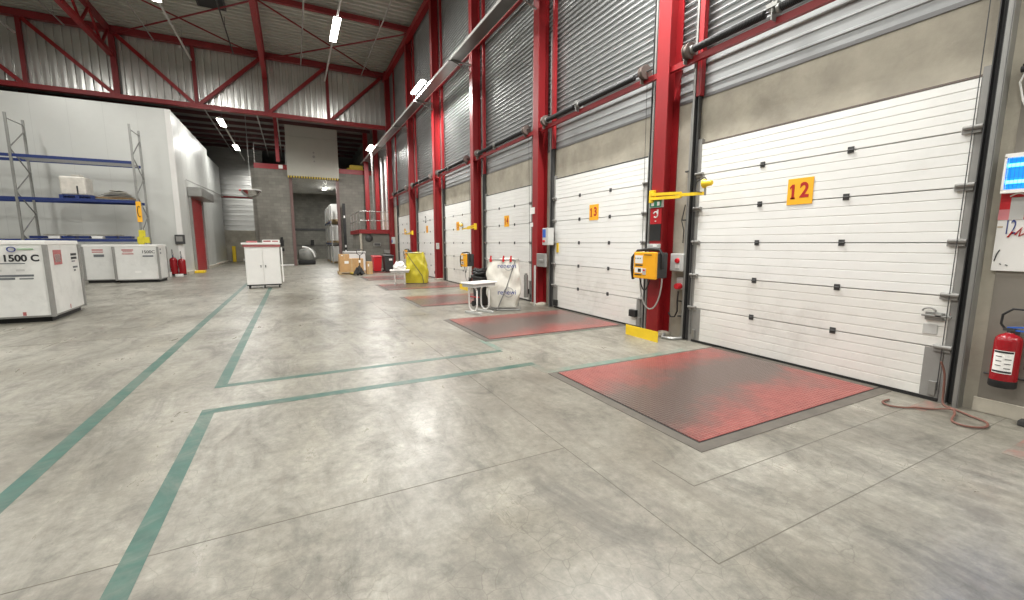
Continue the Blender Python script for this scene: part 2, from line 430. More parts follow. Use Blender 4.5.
# far walls
b = MB()
b.box(-1.95, 33.0, 0, 0.10, 33.3, 6.45); b.box(3.05, 33.0, 0, 6.0, 33.3, 6.45); b.box(0.10, 33.0, 6.0, 3.05, 33.3, 6.45)
struct(b.build('wall_far', M['block']))
b = MB(); b.box(-1.97, 32.96, 6.40, 0.0, 33.32, 6.72); b.box(3.1, 32.96, 6.40, 5.9, 33.32, 6.72); struct(b.build('trim_4', M['red']))
b = MB(); b.box(-1.95, 32.99, 0.02, -0.02, 33.0, 0.10); struct(b.build('baseboard_far', M['white']))
# frame round the passage
t = thing('door_1', 'red-brown steel frame round the tall passage in the grey block wall', 'door frame', (1.57, 33.0, 0)); struct(t)
for sx in (-1, 1):
    MB().box(sx * 1.47 - 0.09, -0.06, 0, sx * 1.47 + 0.09, 0.30, 5.94).build('jamb', M['brownred'], t)
MB().box(-1.56, -0.06, 5.94, 1.56, 0.30, 6.05).build('header', M['brownred'], t)
# raised sectional door panel above the passage
t = thing('door_2', 'tall pale grey raised sectional door above the passage', 'door', (1.56, 32.8, 5.99)); struct(t)
for k, (z0, z1) in enumerate(((0.02, 2.55), (2.56, 3.45))):
    MB().box(-1.62 + 0.02 * k, -0.1 - 0.05 * k, z0, 1.58, 0.12, z1).build('door_panel', simple('pale_door_panel%d' % k, (0.40, 0.395, 0.345), 0.6, 0, 0.05, 1), t, bevel=0.01)
e = MB()
for i in range(20): e.box(-1.6 + i * 0.16, -0.12, -0.10, -1.52 + i * 0.16, 0.1, 0.02)
e.build('rubber_edge', M['hazard'], t); MB().box(-1.6, -0.1, -0.08, 1.6, 0.08, 0.02).build('bottom_rail', M['black'], t)
h = MB(); h.lathe([(0.02, -0.13), (0.09, -0.12), (0.09, -0.10)], (0.05, 0, 1.35), 12, 'y'); h.lathe([(0.02, -0.13), (0.06, -0.12), (0.06, -0.10)], (0.05, 0, 1.62), 12, 'y'); h.lathe([(0.02, -0.13), (0.06, -0.12), (0.06, -0.10)], (0.07, 0, 1.05), 12, 'y')
h.build('vent_cap', M['greypaint'], t)
# room behind the passage
b = MB(); b.box(-2.2, 46.5, 0, 6.0, 46.8, 9.2); struct(b.build('wall_passage_end', M['block']))
b = MB(); b.box(-1.95, 46.42, 2.75, 5.6, 46.5, 2.95); b.box(-1.95, 46.45, 1.3, 5.6, 46.5, 1.34); struct(b.build('trim_5', M['darkgrey']))
b = MB(); b.box(-2.2, 33.3, 0, -1.95, 46.5, 6.38); struct(b.build('wall_passage_left', M['block']))
b = MB(); b.box(5.7, 33.2, 0, 5.95, 62, 9.3); struct(b.build('wall_passage_right', M['block']))
struct(ribs(lambda s, d, e: (-1.95 if e == 0 else 5.7, s, 6.3 + d), 33.3, 46.5, 0.6, 0.08).build('ceiling_passage', M['clad'], fix=False))
# far corrugated wall on the left
struct(ribs(lambda s, d, e: (-9 if e == 0 else -1.9, 43.0 + d, s), 2.6, 9.4, 0.42, 0.05).build('wall_far_left', M['clad'], fix=False))
b = MB(); b.box(-9, 42.95, 0, -1.9, 43.2, 2.6); struct(b.build('wall_far_left_base', M['concrete']))
b = MB(); b.box(-9, 42.88, 5.28, -1.9, 42.99, 5.42); struct(b.build('trim_6', M['red']))
b = MB(); b.box(-3.85, 42.90, 0.03, -2.3, 42.94, 0.22); struct(b.build('baseboard_far_left', M['white']))
b = MB(); b.box(-4.55, 42.3, 0, -4.3, 42.6, 1.3); tag(b.build('bollard', M['yellow'], bevel=0.02), 'yellow guard post at the far end of the white cold room wall', 'bollard')

# gable cladding behind the truss, vertical ribs
def vr(s, d, e): return (s, YT + 0.22 - d, 8.45 if e == 0 else ZR + 0.05)
struct(ribs(vr, XL, 5.7, 0.29, 0.09).build('wall_gable', M['clad'], fix=False))
b = MB(); b.box(XL, YT + 0.26, 8.4, 6.0, YT + 0.32, ZR + 0.1); struct(b.build('wall_gable_backing', M['darkgrey']))

# ================================================================== STEEL FRAME
nodes = [5.3 - 3.06 * i for i in range(9)]
t = thing('lattice_truss', 'red lattice truss spanning the hall in front of the corrugated gable', 'truss', (0, YT, 0))
MB().box(XL + 0.02, -0.12, 11.22, 5.5, 0.12, 11.50).build('top_chord', M['darkred'], t)
MB().box(XL + 0.02, -0.12, 8.30, 5.5, 0.12, 8.50).build('bottom_chord', M['red'], t)
for i, xn in enumerate(nodes[1:]):
    w = 0.22 if i in (1, 3, 5) else 0.15
    MB().box(xn - w / 2, -0.07, 8.5, xn + w / 2, 0.07, 11.22).build('post', M['darkred'], t)
for i in range(8):
    r_, l_ = nodes[i], nodes[i + 1]
    if i < 3: a, c = (l_ + 0.12, 0, 8.5), (r_ - 0.12, 0, 11.2)
    else: a, c = (l_ + 0.12, 0, 11.2), (r_ - 0.12, 0, 8.5)
    MB().bar(a, c, 0.16, 0.16).build('diagonal', M['red'], t)
# lattice girders running down the hall
def girder(xg, label):
    t = thing('lattice_girder', label, 'girder', (xg, 0, 0), 'red lattice girders under the roof')
    MB().bar((0, YN + 0.3, 10.25), (0, YT - 0.1, 10.25), 0.2, 0.2).build('bottom_chord', M['red'], t)
    MB().bar((0, YN + 0.3, 11.35), (0, YT - 0.1, 11.35), 0.2, 0.2).build('top_chord', M['darkred'], t)
    y = YT - 0.1; k = 0
    while y - 1.05 > YN + 0.3:
        za, zb = (11.3, 10.3) if k % 2 == 0 else (10.3, 11.3)
        MB().bar((0, y, za), (0, y - 1.05, zb), 0.08, 0.08).build('web', M['red'], t)
        y -= 1.05; k += 1
girder(-0.8, 'red lattice girder meeting the truss beside the right hand roof lamp')
girder(-7.0, 'red lattice girder with open web at the upper left corner')
girder(-13.2, 'red lattice girder over the racking side, left of the frame')
# cross beams and rods
for yb in (21.1, 14.9, 8.7, 2.5, -3.7):
    t = MB().box(XL, yb - 0.08, 11.26, 5.4, yb + 0.08, 11.46).build('roof_beam', M['darkred'])
    tag(t, 'red roof cross beam crossing above the nearest ceiling lamp' if yb == 21.1 else 'red roof cross beam over the hall above the frame', 'beam', 'red roof cross beams')
rods = [((-0.7, 21.1), (5.2, 27.2), 'thin red roof rod from girder to wall corner above the lamp'), ((-0.7, 27.1), (5.2, 21.1), 'thin red roof rod rising to the wall side above the lamp'),
        ((-6.9, 21.1), (-0.9, 27.2), 'thin red roof rod right of the dark roof hatch'), ((-6.9, 27.2), (-0.9, 21.1), 'thin red roof rod rising towards the dark roof hatch')]
for k, (a, c, l) in enumerate(rods): tag(MB().cyl((*a, 11.21 - 0.08 * (k % 2)), (*c, 11.21 - 0.08 * (k % 2)), 0.035, 8).build('bracing_rod', M['darkred']), l, 'bracing rod', 'roof bracing rods')
# eaves beam
tag(MB().box(5.28, -8, 11.0, 5.5, YT, 11.25).build('eaves_beam', M['red']), 'red eaves beam along the top of the dock wall', 'beam')
# columns
cnames = ['red steel column carrying the yellow control box, left of door 12', 'red steel column between doors 13 and 14, with white switch box',
          'red steel column between doors 14 and 15, behind the white waste sack', 'red steel column between doors 15 and 16, no equipment on it',
          'red steel column behind the yellow waste sack', 'red steel corner column at the right end of the lattice truss']
def column(y, label, z1=11.5, x=5.33, z0=0.0):
    t = thing('steel_column', label, 'column', (x, y, z0), 'red steel columns of the dock wall')
    s = MB(); h = z1 - z0
    s.box(0, -0.125, 0.06, 0.022, 0.125, h); s.box(0.022, -0.008, 0.06, 0.256, 0.008, h); s.box(0.256, -0.125, 0.06, 0.275, 0.125, h)
    s.build('shaft', M['red'], t)
    if z0 == 0:
        MB().box(-0.04, -0.16, 0.0, 0.27, 0.16, 0.06).build('base_plate', M['plinth'], t, bevel=0.01)
    return t
for y, l in zip(COLY, cnames): column(y, l)
column(31.3, 'red steel column standing on the platform, nearer the dock wall', 9.2, 5.30)
column(31.9, 'red steel column at the back of the platform, farthest left', 9.2, 4.72)

# thin red cladding posts beside each door track and girts
for k, yc in enumerate(DY):
    w = ['door 12', 'door 13', 'door 14', 'door 15', 'door 16', 'door 17'][k]
    tag(MB().box(5.50, yc + 1.50, 3.72, 5.58, yc + 1.58, 11.2).build('cladding_post', M['red']), 'slim red cladding post above the left edge of ' + w, 'post', 'slim red cladding posts')
ys = [-8.0, 1.0] + COLY
for k in range(1, len(ys) - 1):
    tag(MB().box(5.40, ys[k] + 0.13, 7.55, 5.50, ys[k + 1] - 0.13, 7.68).build('wall_girt', M['red']),
        'red horizontal wall girt under the cable tray, above ' + ['door 12', 'door 13', 'door 14', 'door 15', 'door 16', 'door 17'][k - 1], 'girt', 'red wall girts')

# ================================================================== DOCK DOORS
def sectional_door(idx, yc, num):
    t = thing('door_%d' % (idx + 3), 'white sectional dock door numbered %s in the row along the right wall' % num, 'dock door', (XW, yc, 0), 'white sectional dock doors')
    struct(t)
    hw = 1.465; xf = -0.05; ph = 0.508
    for k in range(6):
        z0, z1 = k * ph + 0.03, (k + 1) * ph + 0.03 - 0.004
        if k == 5: z1 = 3.02
        prof = []
        z = z0
        prof.append((xf + 0.016, z0)); prof.append((xf, z0 + 0.007))
        n = 5; st = (z1 - z0) / n
        for j in range(1, n):
            zz = z0 + j * st
            prof += [(xf, zz - 0.007), (xf + 0.007, zz - 0.002), (xf + 0.007, zz + 0.002), (xf, zz + 0.007)]
        prof += [(xf, z1 - 0.007), (xf + 0.016, z1)]
        vs = [(p[0], -hw, p[1]) for p in prof] + [(p[0], hw, p[1]) for p in prof]; m = len(prof)
        mb = MB(); mb.add(vs, [(i, i + 1, m + i + 1, m + i) for i in range(m - 1)])
        # closed back
        mb.add([(0, -hw, z0), (0, hw, z0), (0, hw, z1), (0, -hw, z1), (xf + 0.008, -hw, z0), (xf + 0.008, hw, z0), (xf + 0.008, hw, z1), (xf + 0.008, -hw, z1)],
               [(0, 1, 2, 3), (0, 1, 5, 4), (2, 3, 7, 6)])
        mb.add([(xf, -hw, z0), (0, -hw, z0), (0, -hw, z1), (xf, -hw, z1), (xf, hw, z0), (0, hw, z0), (0, hw, z1), (xf, hw, z1)], [(0, 1, 2, 3), (4, 7, 6, 5)])
        mb.build('door_panel', M['doordirty'] if k < 2 else M['doorwhite'], t, fix=False)
    for k in range(1, 6):
        z = k * ph + 0.03
        for y in (-0.5, 0.5):
            MB().box(xf - 0.008, y - 0.03, z - 0.035, xf + 0.002, y + 0.03, z + 0.035).cyl((xf - 0.01, y - 0.03, z), (xf - 0.01, y + 0.03, z), 0.008, 8).build('hinge', M['darkgrey'], t)
        for sy in (-1, 1):
            MB().box(xf - 0.03, sy * 1.46 - 0.06, z - 0.035, xf - 0.004, sy * 1.46 + 0.07, z + 0.03).cyl((xf - 0.04, sy * 1.40, z + 0.015), (xf - 0.04, sy * 1.53, z + 0.015), 0.020, 10).build('roller_bracket', M['greypaint'], t, bevel=0.003)
    for sy in (-1, 1):   # steel end plates of the bottom section
        MB().box(xf - 0.006, sy * 1.395 - 0.07, 0.03, xf, sy * 1.395 + 0.07, 0.53).build('end_plate', M['greypaint'], t)
        # fixed guide: flat angle, roller channel, outer angle
        g = MB(); g.box(-0.055, sy * 1.503 - 0.035, 0, -0.0, sy * 1.503 + 0.032, 3.1)
        g.build('guide_angle', M['greypaint'], t)
        g = MB(); g.box(-0.10, sy * 1.56 - 0.028, 0.02, -0.03, sy * 1.56 - 0.02, 6.25); g.box(-0.10, sy * 1.56 + 0.02, 0.02, -0.03, sy * 1.56 + 0.028, 6.25); g.box(-0.035, sy * 1.56 - 0.028, 0.02, -0.03, sy * 1.56 + 0.028, 6.25)
        g.build('track', M['darkgrey'], t)
        g = MB(); g.box(-0.12, sy * 1.625 - 0.004, 0, 0.0, sy * 1.625 + 0.004, 6.25); g.box(-0.12, sy * 1.59, 0, -0.112, sy * 1.625, 6.25); g.build('track_angle', M['grey'], t)
        # lifting cable
        MB().cyl((xf - 0.035, sy * 1.46, 0.12), (xf - 0.12, sy * 1.49, 4.35), 0.004, 6).build('lifting_cable', M['darkgrey'], t)
        MB().box(xf - 0.03, sy * 1.42 - 0.03, 0.06, xf, sy * 1.42 + 0.03, 0.2).build('bottom_bracket', M['grey'], t, bevel=0.004)
    MB().box(xf - 0.01, -hw, 0.0, 0, hw, 0.035).build('bottom_seal', M['black'], t)
    MB().box(-0.05, -hw - 0.02, 3.022, 0.01, hw + 0.02, 3.04).build('top_seal', M['drum'] if idx == 0 else M['darkgrey'], t)
    if idx: MB().box(xf - 0.07, -1.36, 0.20, xf, -1.19, 0.33).build('wheel_stop', M['black'], t, bevel=0.01)
    if idx == 1: MB().box(xf - 0.06, 1.30, 0.06, xf, 1.44, 0.2).build('wheel_stop', M['black'], t, bevel=0.01)
    # number plate
    if num:
        sg = MB().box(xf - 0.008, -0.148, 2.02, xf - 0.0005, 0.148, 2.335).build('number_plate', M['signyellow'], t)
        x_ = xf - 0.009
        one = MB(); one.box(x_ - 0.002, 0.065, 2.09, x_, 0.095, 2.265).box(x_ - 0.002, 0.052, 2.09, x_, 0.108, 2.108)
        one.prism([(x_, 0.093, 2.265), (x_, 0.118, 2.238), (x_, 0.118, 2.208), (x_, 0.093, 2.232)], (-0.002, 0, 0)); one.build('digit', M['digit'], sg)
        text(num[1], 0.245, M['digit'], sg, (x_, -0.052, 2.18), '-x', 0.007, 0.001, 'digit', squeeze=0.88)
    return t
doors = []
for i, (y, n) in enumerate(zip(DY, ['12', '13', '14', '15', '16', '17'])):
    doors.append(sectional_door(i, y, n))
# slide lock on door 12, black "2" on door 16, yellow tab on door 13
d = doors[0]
lk = MB().box(-0.075, -1.44, 0.80, -0.05, -1.30, 0.88).box(-0.10, -1.43, 0.83, -0.075, -1.38, 0.87); lk.bar((-0.09, -1.28, 0.845), (-0.09, -1.50, 0.845), 0.02, 0.02); lk.build('slide_lock', M['grey'], d, bevel=0.004)
MB().tube([(-0.08, -1.33 + 0.05 * math.cos(a), 0.885 + 0.035 * math.sin(a)) for a in [PI * k / 8 for k in range(9)]], 0.008, 8).build('lock_handle', M['grey'], d)
MB().box(-0.06, -1.40, 0.66, -0.05, -1.29, 0.76).build('hand_hold', M['lightgrey'], d, bevel=0.004)
text('2', 0.42, M['ink'], doors[4], (-0.052, 0.22, 2.62), '-x', 0.010, 0.001, 'digit_mark')
MB().box(-0.062, 1.30, 1.33, -0.05, 1.38, 1.55).build('warning_tab', M['yellow'], doors[1])

# torsion spring shafts on red beams
def shaft(yc, k):
    w = ['door 12', 'door 13', 'door 14', 'door 15', 'door 16', 'door 17'][k]
    t = thing('spring_shaft', 'black torsion spring shaft on brackets above ' + w, 'door spring', (5.35, yc, 4.34), 'torsion spring shafts over the doors')
    MB().cyl((0, -1.72, 0), (0, 1.72, 0), 0.014, 10).build('shaft', M['darkgrey'], t)
    for y0, y1 in ((-1.28, 0.28), (0.48, 1.52)):
        pts = []; n = int((y1 - y0) / 0.02)
        rad = []
        for i in range(n * 2 + 1):
            pts.append((0, y0 + (y1 - y0) * i / (n * 2), 0)); rad.append(0.052 if i % 2 else 0.044)
        MB().tube(pts, rad, 14).build('spring', M['black'], t)
        MB().lathe([(0.03, 0), (0.06, 0.005), (0.06, 0.04), (0.03, 0.045)], (0, y1, 0), 14, 'y').build('spring_cone', M['grey'], t, smooth=True)
    for y in (-1.52, 1.62):
        MB().lathe([(0.03, -0.05), (0.115, -0.045), (0.115, -0.025), (0.09, -0.02), (0.09, 0.03), (0.11, 0.035), (0.11, 0.045), (0.03, 0.05)], (0, y, 0), 22, 'y').build('cable_drum', M['drum'], t, smooth=True)
        b_ = MB().box(-0.03, y + 0.06, -0.16, 0.12, y + 0.07, 0.08); b_.build('end_plate', M['greypaint'], t)
    b_ = MB().box(-0.05, 0.36, -0.12, 0.14, 0.372, 0.09).lathe([(0.02, 0.34), (0.05, 0.345), (0.05, 0.40), (0.02, 0.405)], (0, 0, 0), 12, 'y').box(-0.06, 0.30, 0.02, 0.02, 0.44, 0.07)
    b_.build('centre_bearing', M['grey'], t)
for k, yc in enumerate(DY): shaft(yc, k)
ends = [1.0] + COLY
for k in range(6):
    w = ['door 12', 'door 13', 'door 14', 'door 15', 'door 16', 'door 17'][k]
    tag(MB().box(5.39, ends[k] + (0.02 if k else 0), 4.18, 5.45, ends[k + 1] - 0.02, 4.265).build('spring_beam', M['red']), 'red steel beam carrying the spring shaft above ' + w, 'beam', 'red beams under the door springs')
for k in range(5):
    g = MB(); y = COLY[k] - 0.02
    g.prism([(5.46, y - 0.12, 3.75), (5.46, y - 0.12, 4.17), (5.46, y - 0.26, 4.17)], (0.015, 0, 0)); 
    tag(g.build('gusset_plate', M['red']), 'triangular red gusset at the column ' + ['left of door 12', 'left of door 13', 'left of door 14', 'left of door 15', 'left of door 16'][k], 'gusset', 'red gusset plates')

# ================================================================== CABLE TRAY, PIPES, LAMPS
t = thing('cable_tray', 'long galvanised cable tray with bright lip along the dock wall columns', 'cable tray', (4.85, 0, 7.15))
MB().box(-0.18, -6, 0, 0.15, 33, 0.012).build('tray_floor', M['tray'], t)
MB().box(-0.20, -6, 0, -0.18, 33, 0.07).box(0.15, -6, 0, 0.165, 33, 0.07).build('side_rail', M['lightgrey'], t)
for y in [0.9] + COLY + [31.3]:
    g = MB().box(-0.26, y - 0.02, -0.045, 0.50, y + 0.02, -0.005); g.bar((-0.1, y, -0.03), (0.48, y, -0.25), 0.03, 0.03); g.build('bracket', M['grey'], t)
cb = MB()
for k in range(5): cb.tube([(-0.16 + 0.06 * k, -6 + 3 * i, 0.02 + 0.01 * ((i + k) % 2)) for i in range(14)], 0.014, 6)
cb.build('cables', M['cable'], t)

def trunking(x, y0, y1, z, label):
    t = thing('lighting_trunking', label, 'lamp rail', (x, 0, z), 'white lighting trunkings')
    MB().box(-0.035, y0, 0, 0.035, y1, 0.06).build('rail', M['lightgrey'], t)
    y = y0 + 1
    while y < y1: MB().cyl((0, y, 0.06), (0, y, 11.3 - z if y < YT else 9.25 - z), 0.006, 6).build('hanger', M['grey'], t); y += 3.1
trunking(2.10, -10, 26.9, 10.4, 'white lamp rail carrying the bright ceiling lamp, upper middle')
trunking(-3.90, -10, 26.9, 10.4, 'white lamp rail ending near the truss, left of the roof hatch')
trunking(-10.0, -10, 26.9, 10.4, 'white lamp rail above the racking, out of frame to the left')
trunking(-3.05, 27.8, 41, 8.06, 'white lamp rail with two lamps beyond the truss')
lampL = None
def lamp(x, y, z, label, L=2.2, power=95, w=0.28, rz=0):
    t = thing('tube_luminaire', label, 'ceiling lamp', (x, y, z), 'white tube luminaires', rz)
    MB().box(-w / 2, -L / 2, -0.03, w / 2, L / 2, 0.0).box(-0.05, -L / 2, 0.0, 0.05, L / 2, 0.02).build('housing', M['white'], t)
    MB().box(-w / 2 + 0.01, -L / 2 + 0.01, -0.075, w / 2 - 0.01, L / 2 - 0.01, -0.03).build('diffuser', M['lamp'], t, bevel=0.012)
    ld = bpy.data.lights.new('tube_light', 'AREA'); ld.shape = 'RECTANGLE'; ld.size = w; ld.size_y = L; ld.energy = power; ld.color = (1.0, 0.99, 0.955)
    lo = bpy.data.objects.new('tube_light', ld); C.objects.link(lo); lo.parent = t; lo.location = (0, 0, -0.08)
    return t
OUT = 'white tube luminaire of the hall lighting, outside the photograph'
lamp(2.10, 20.35, 10.4, 'bright tube luminaire hanging over the hall, upper middle of the photo')
lamp(-3.90, 19.9, 10.4, 'tube luminaire cut by the top edge, left of the roof hatch', power=150)
for x in (2.10, -3.90, -10.0):
    for y in (12.5, 6.5, 0.5, -5.5):
        lamp(x, y, 10.4, OUT, power=95 if x > 0 else 150)
lamp(-10, 19.5, 10.4, OUT, power=150)
lamp(4.50, 16.5, 7.34, 'bright tube luminaire on the cable tray between the near columns', 1.5, 300, 0.2)
lamp(4.50, 27.9, 7.34, 'tube luminaire on the cable tray beside the truss corner', 1.5, 300, 0.2)
lamp(4.60, 5.0, 7.09, OUT, 1.5, 300, 0.2); lamp(4.60, -6.3, 7.09, OUT, 1.5, 300, 0.2)
lamp(-3.05, 28.6, 8.05, 'first tube luminaire under the dark ceiling beyond the truss', 1.6, 120)
lamp(-3.05, 35.4, 8.05, 'second, farther tube luminaire under the dark ceiling beyond the truss', 1.6, 120)
lamp(2.7, 40.5, 6.2, 'tube luminaire glimpsed through the passage opening', 1.6, 200)
lamp(1.6, 33.75, 6.26, OUT, 0.7, 90)

# plain sprinkler pipes under the roof
for x, y0, l in ((0.95, 10, 'thin grey roof pipe left of the bright ceiling lamp'), (4.05, 10, 'thin grey roof pipe right of the bright ceiling lamp'), (-2.12, 19, 'thin dark roof pipe starting at the roof hatch'), (-5.3, 15, 'thin grey roof pipe left of the short lamp rail'), (-8.4, 15, 'thin grey roof pipe in the upper left corner')):
    p = MB(); p.cyl((x, y0, 11.06), (x, 26.9, 11.06), 0.03, 8)
    y = y0 + 2
    while y < 26.9: p.cyl((x, y, 11.02), (x, y, 11.54), 0.012, 6); y += 3
    tag(p.build('sprinkler_pipe', M['cable'] if x != -2.12 else M['darkgrey']), l, 'pipe', 'roof pipes')
t = thing('roof_hatch', 'dark square roof hatch near the top edge of the photo', 'roof hatch', (-2.45, 22.2, 11.5))
MB().box(-0.45, -0.9, -0.08, 0.45, 0.9, 0.04).build('hatch_opening', M['black'], t)
fr = MB()
for s in (-1, 1): fr.box(s * 0.48 - 0.03, -0.95, -0.1, s * 0.48 + 0.03, 0.95, 0.04); fr.box(-0.5, s * 0.93 - 0.03, -0.1, 0.5, s * 0.93 + 0.03, 0.04)
fr.build('hatch_frame', M['darkgrey'], t)
# joists and pipes beyond the truss
y = 28.6; k = 0
while y < 42.8:
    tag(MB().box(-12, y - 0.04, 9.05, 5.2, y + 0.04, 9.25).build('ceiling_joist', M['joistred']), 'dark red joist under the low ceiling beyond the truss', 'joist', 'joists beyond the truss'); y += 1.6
for x in (-3.9, -1.4, -0.4): tag(MB().cyl((x, 27.8, 8.85), (x, 42.8, 8.85), 0.035, 8).build('sprinkler_pipe', M['cable']), 'thin grey pipe under the dark ceiling beyond the truss', 'pipe', 'pipes beyond the truss')
tag(MB().box(-0.62, 30.5, 6.5, -0.42, 30.7, 9.2).build('steel_post', M['darkred']), 'dark red hanger post above the block wall, left of the raised door', 'post')
# guard rail and gear on top of the block wall
t = thing('guard_rail', 'thin grey guard rail on top of the block wall', 'guard rail', (-1.0, 33.15, 6.72))
MB().tube([(-0.9, 0, 0), (-0.9, 0, 1.25), (0.9, 0, 1.25), (0.9, 0, 0)], 0.035, 8).build('rail', M['cable'], t)
tag(MB().box(-0.55, 32.90, 6.45, -0.3, 32.96, 6.68).build('notice_plate', M['white']), 'small white plate on the red edge above the block wall', 'sign')
tag(MB().box(3.7, 32.9, 6.72, 4.9, 33.3, 6.80).box(3.9, 32.95, 6.8, 4.8, 33.25, 7.05).build('light_housing', M['hazard'], bevel=0.05), 'pale yellow housing lying on the block wall right of the raised door', 'lamp housing')

# ================================================================== FLOOR MARKINGS, LEVELLERS
def strip(x0, y0, x1, y1, m, name, label, cat, group, z=0.0015):
    return tag(MB().box(x0, y0, 0.0002, x1, y1, z).build(name, m), label, cat, group)
G = 'green floor lines'
strip(-1.72, -6, -1.60, 24, M['green'], 'floor_line', 'longest green floor line, leftmost, running to the white cabinet', 'floor marking', G)
strip(-0.85, -3, -0.74, 4.70, M['green'], 'floor_line', 'near green floor line running towards the camera, lower left', 'floor marking', G)
strip(-0.85, 4.58, 2.68, 4.70, M['green'], 'floor_line', 'green floor line crossing towards the corner of the near red plate', 'floor marking', G, 0.0017)
strip(-0.85, 5.40, -0.74, 17, M['green'], 'floor_line', 'green floor line between the crossing line and the white cabinet', 'floor marking', G)
strip(-0.85, 5.38, 2.60, 5.48, M['green'], 'floor_line', 'farther green floor line crossing towards the second red plate', 'floor marking', G, 0.0017)
strip(2.60, 4.22, 2.70, 4.70, M['greenfaint'], 'floor_line', 'short green floor line ending at the near red plate', 'floor marking', G)
strip(2.70, 4.20, 5.0, 4.32, M['greenfaint'], 'floor_line', 'faint green floor line along the far edge of the near red plate', 'floor marking', G, 0.0017)
strip(2.55, 5.48, 2.66, 6.20, M['greenfaint'], 'floor_line', 'faint short green floor line ending at the second red plate', 'floor marking', G)
strip(2.66, 6.02, 5.0, 6.14, M['greenfaint'], 'floor_line', 'faint green floor line along the near edge of the second red plate', 'floor marking', G, 0.0017)
strip(-6.5, 9.6, -4.6, 9.68, M['greenfaint'], 'floor_line', 'faint green floor line at the left edge in front of the large crate', 'floor marking', G)
strip(4.6, 0.6, 5.5, 1.0, M['redfloor'], 'floor_patch', 'faded red paint patch on the floor below the fire extinguisher', 'floor marking', None)
strip(5.12, 1.62, 5.5, 1.74, M['redfloor'], 'floor_patch', 'faded red paint patch beside the red air hose', 'floor marking', None)
# saw-cut joints
jn = 6
for (x0, y0, x1, y1) in ((-22, 2.545, 1.755, 2.550), (1.75, 1.22, 1.755, 26), (1.75, 1.215, 5.6, 1.221), (2.2, 1.74, 2.206, 2.1), (2.2, 1.736, 5.5, 1.742), (-22, 9.0, 2.6, 9.007), (-22, 15.5, 4, 15.507), (-4.5, -6, -4.494, 26)):
    jn += 1
    struct(MB().box(x0, y0, 0.0, x1, y1, 0.0012).build('trim_%d' % jn, M['joint']))

lv = ['red checker plate dock leveller in front of door 12, worn grey in the middle', 'faded red dock leveller in front of door 13', 'faded brownish dock leveller in front of door 14', 'pale worn dock leveller in front of door 15', 'dock leveller in front of door 16 behind the yellow sack', 'farthest dock leveller, in front of door 17']
for k, yc in enumerate(DY):
    t = thing('dock_leveller', lv[k], 'dock leveller', (4.08, yc, 0), 'dock levellers in the floor')
    m = M['lev1'] if k == 0 else M['lev2']
    MB().box(-1.34, -1.0, 0.001, 1.36, 1.0, 0.010).build('deck_plate', m, t)
    MB().box(1.36, -1.0, 0.001, 1.47, 1.0, 0.008).build('lip_plate', M['pit'], t)
    fr = MB()
    fr.box(-1.46, -1.12, 0.0005, -1.355, 1.05, 0.004); fr.box(-1.355, -1.12, 0.0005, 1.47, -1.012, 0.004); fr.box(-1.355, 1.012, 0.0005, 1.47, 1.05, 0.004)
    fr.build('pit_frame', M['pit'], t)
    gp = MB(); gp.box(-1.355, -1.012, 0.0005, -1.34, 1.012, 0.005); gp.box(-1.34, -1.012, 0.0005, 1.47, -1.0, 0.005); gp.box(-1.34, 1.0, 0.0005, 1.47, 1.012, 0.005)
    gp.build('gap_seal', M['black'], t)

# ================================================================== EQUIPMENT ON THE COLUMNS
def control_box(y, label, big=True):
    t = thing('control_box', label, 'control box', (5.04, y, 1.19), 'yellow dock control boxes')
    cb = MB().box(0.0, -0.24, -0.215, 0.055, 0.24, 0.215).build('front_cover', M['orange'], t, bevel=0.012)
    MB().box(0.055, -0.225, -0.20, 0.285, 0.225, 0.205).build('back_case', M['darkgrey'], t, bevel=0.01)
    MB().box(-0.003, 0.03, 0.03, 0, 0.205, 0.16).box(-0.003, 0.03, -0.125, 0, 0.205, -0.04).build('label_sheet', M['white'], cb)
    s = MB().box(-0.004, -0.16, 0.165, 0, 0.0, 0.178).box(-0.004, 0.03, -0.01, 0, 0.19, 0.012).box(-0.004, 0.05, -0.165, 0, 0.205, -0.148).box(-0.0045, 0.06, -0.11, 0, 0.13, -0.055)
    for i in range(4): s.box(-0.0045, 0.18 - 0.035 * i, 0.10, 0, 0.195 - 0.035 * i, 0.12)
    s.build('printed_text', M['ink'], cb)
    MB().box(-0.012, -0.05, -0.15, 0, 0.02, -0.05).build('switch', M['lightgrey'], cb, bevel=0.004)
    MB().box(-0.016, -0.035, -0.09, -0.01, 0.005, -0.065).build('switch_rocker', M['signred'], cb)
    # black cable bundle hung over the box, looping below
    MB().tube([(0.03, 0.27, -0.24), (0.0, 0.275, -0.05), (0.0, 0.27, 0.12), (0.05, 0.2, 0.235), (0.12, 0.0, 0.26), (0.13, -0.2, 0.25), (0.14, -0.26, 0.16), (0.14, -0.27, -0.05)], 0.024, 8).build('cable_bundle', M['black'], t, smooth=True)
    pts = []
    for i in range(13):
        a = PI * i / 12; pts.append((0.13, -0.03 + 0.24 * math.cos(a + PI), -0.2 - 0.52 * math.sin(a)))
    MB().tube(pts, 0.012, 8).build('hanging_cable', M['cable'], t, smooth=True)
    pts = [(0.12, 0.22 - 0.03 * i + 0.0, -0.2 - 0.20 * math.sin(PI * i / 8) - 0.005 * i) for i in range(9)]
    MB().tube(pts, 0.010, 8).build('hanging_cable', M['black'], t, smooth=True)
    return t
c0 = control_box(5.17, 'yellow control box with looped grey cable, on the column between doors 12 and 13')
for y, l in ((13.45, 'yellow control box with dark hanging cable, on the column right of door 15'), (21.78, 'small distant orange control box behind the yellow sack')):
    c = copy_tree(c0); c.location = (5.04, y, 0.98); c['label'] = l

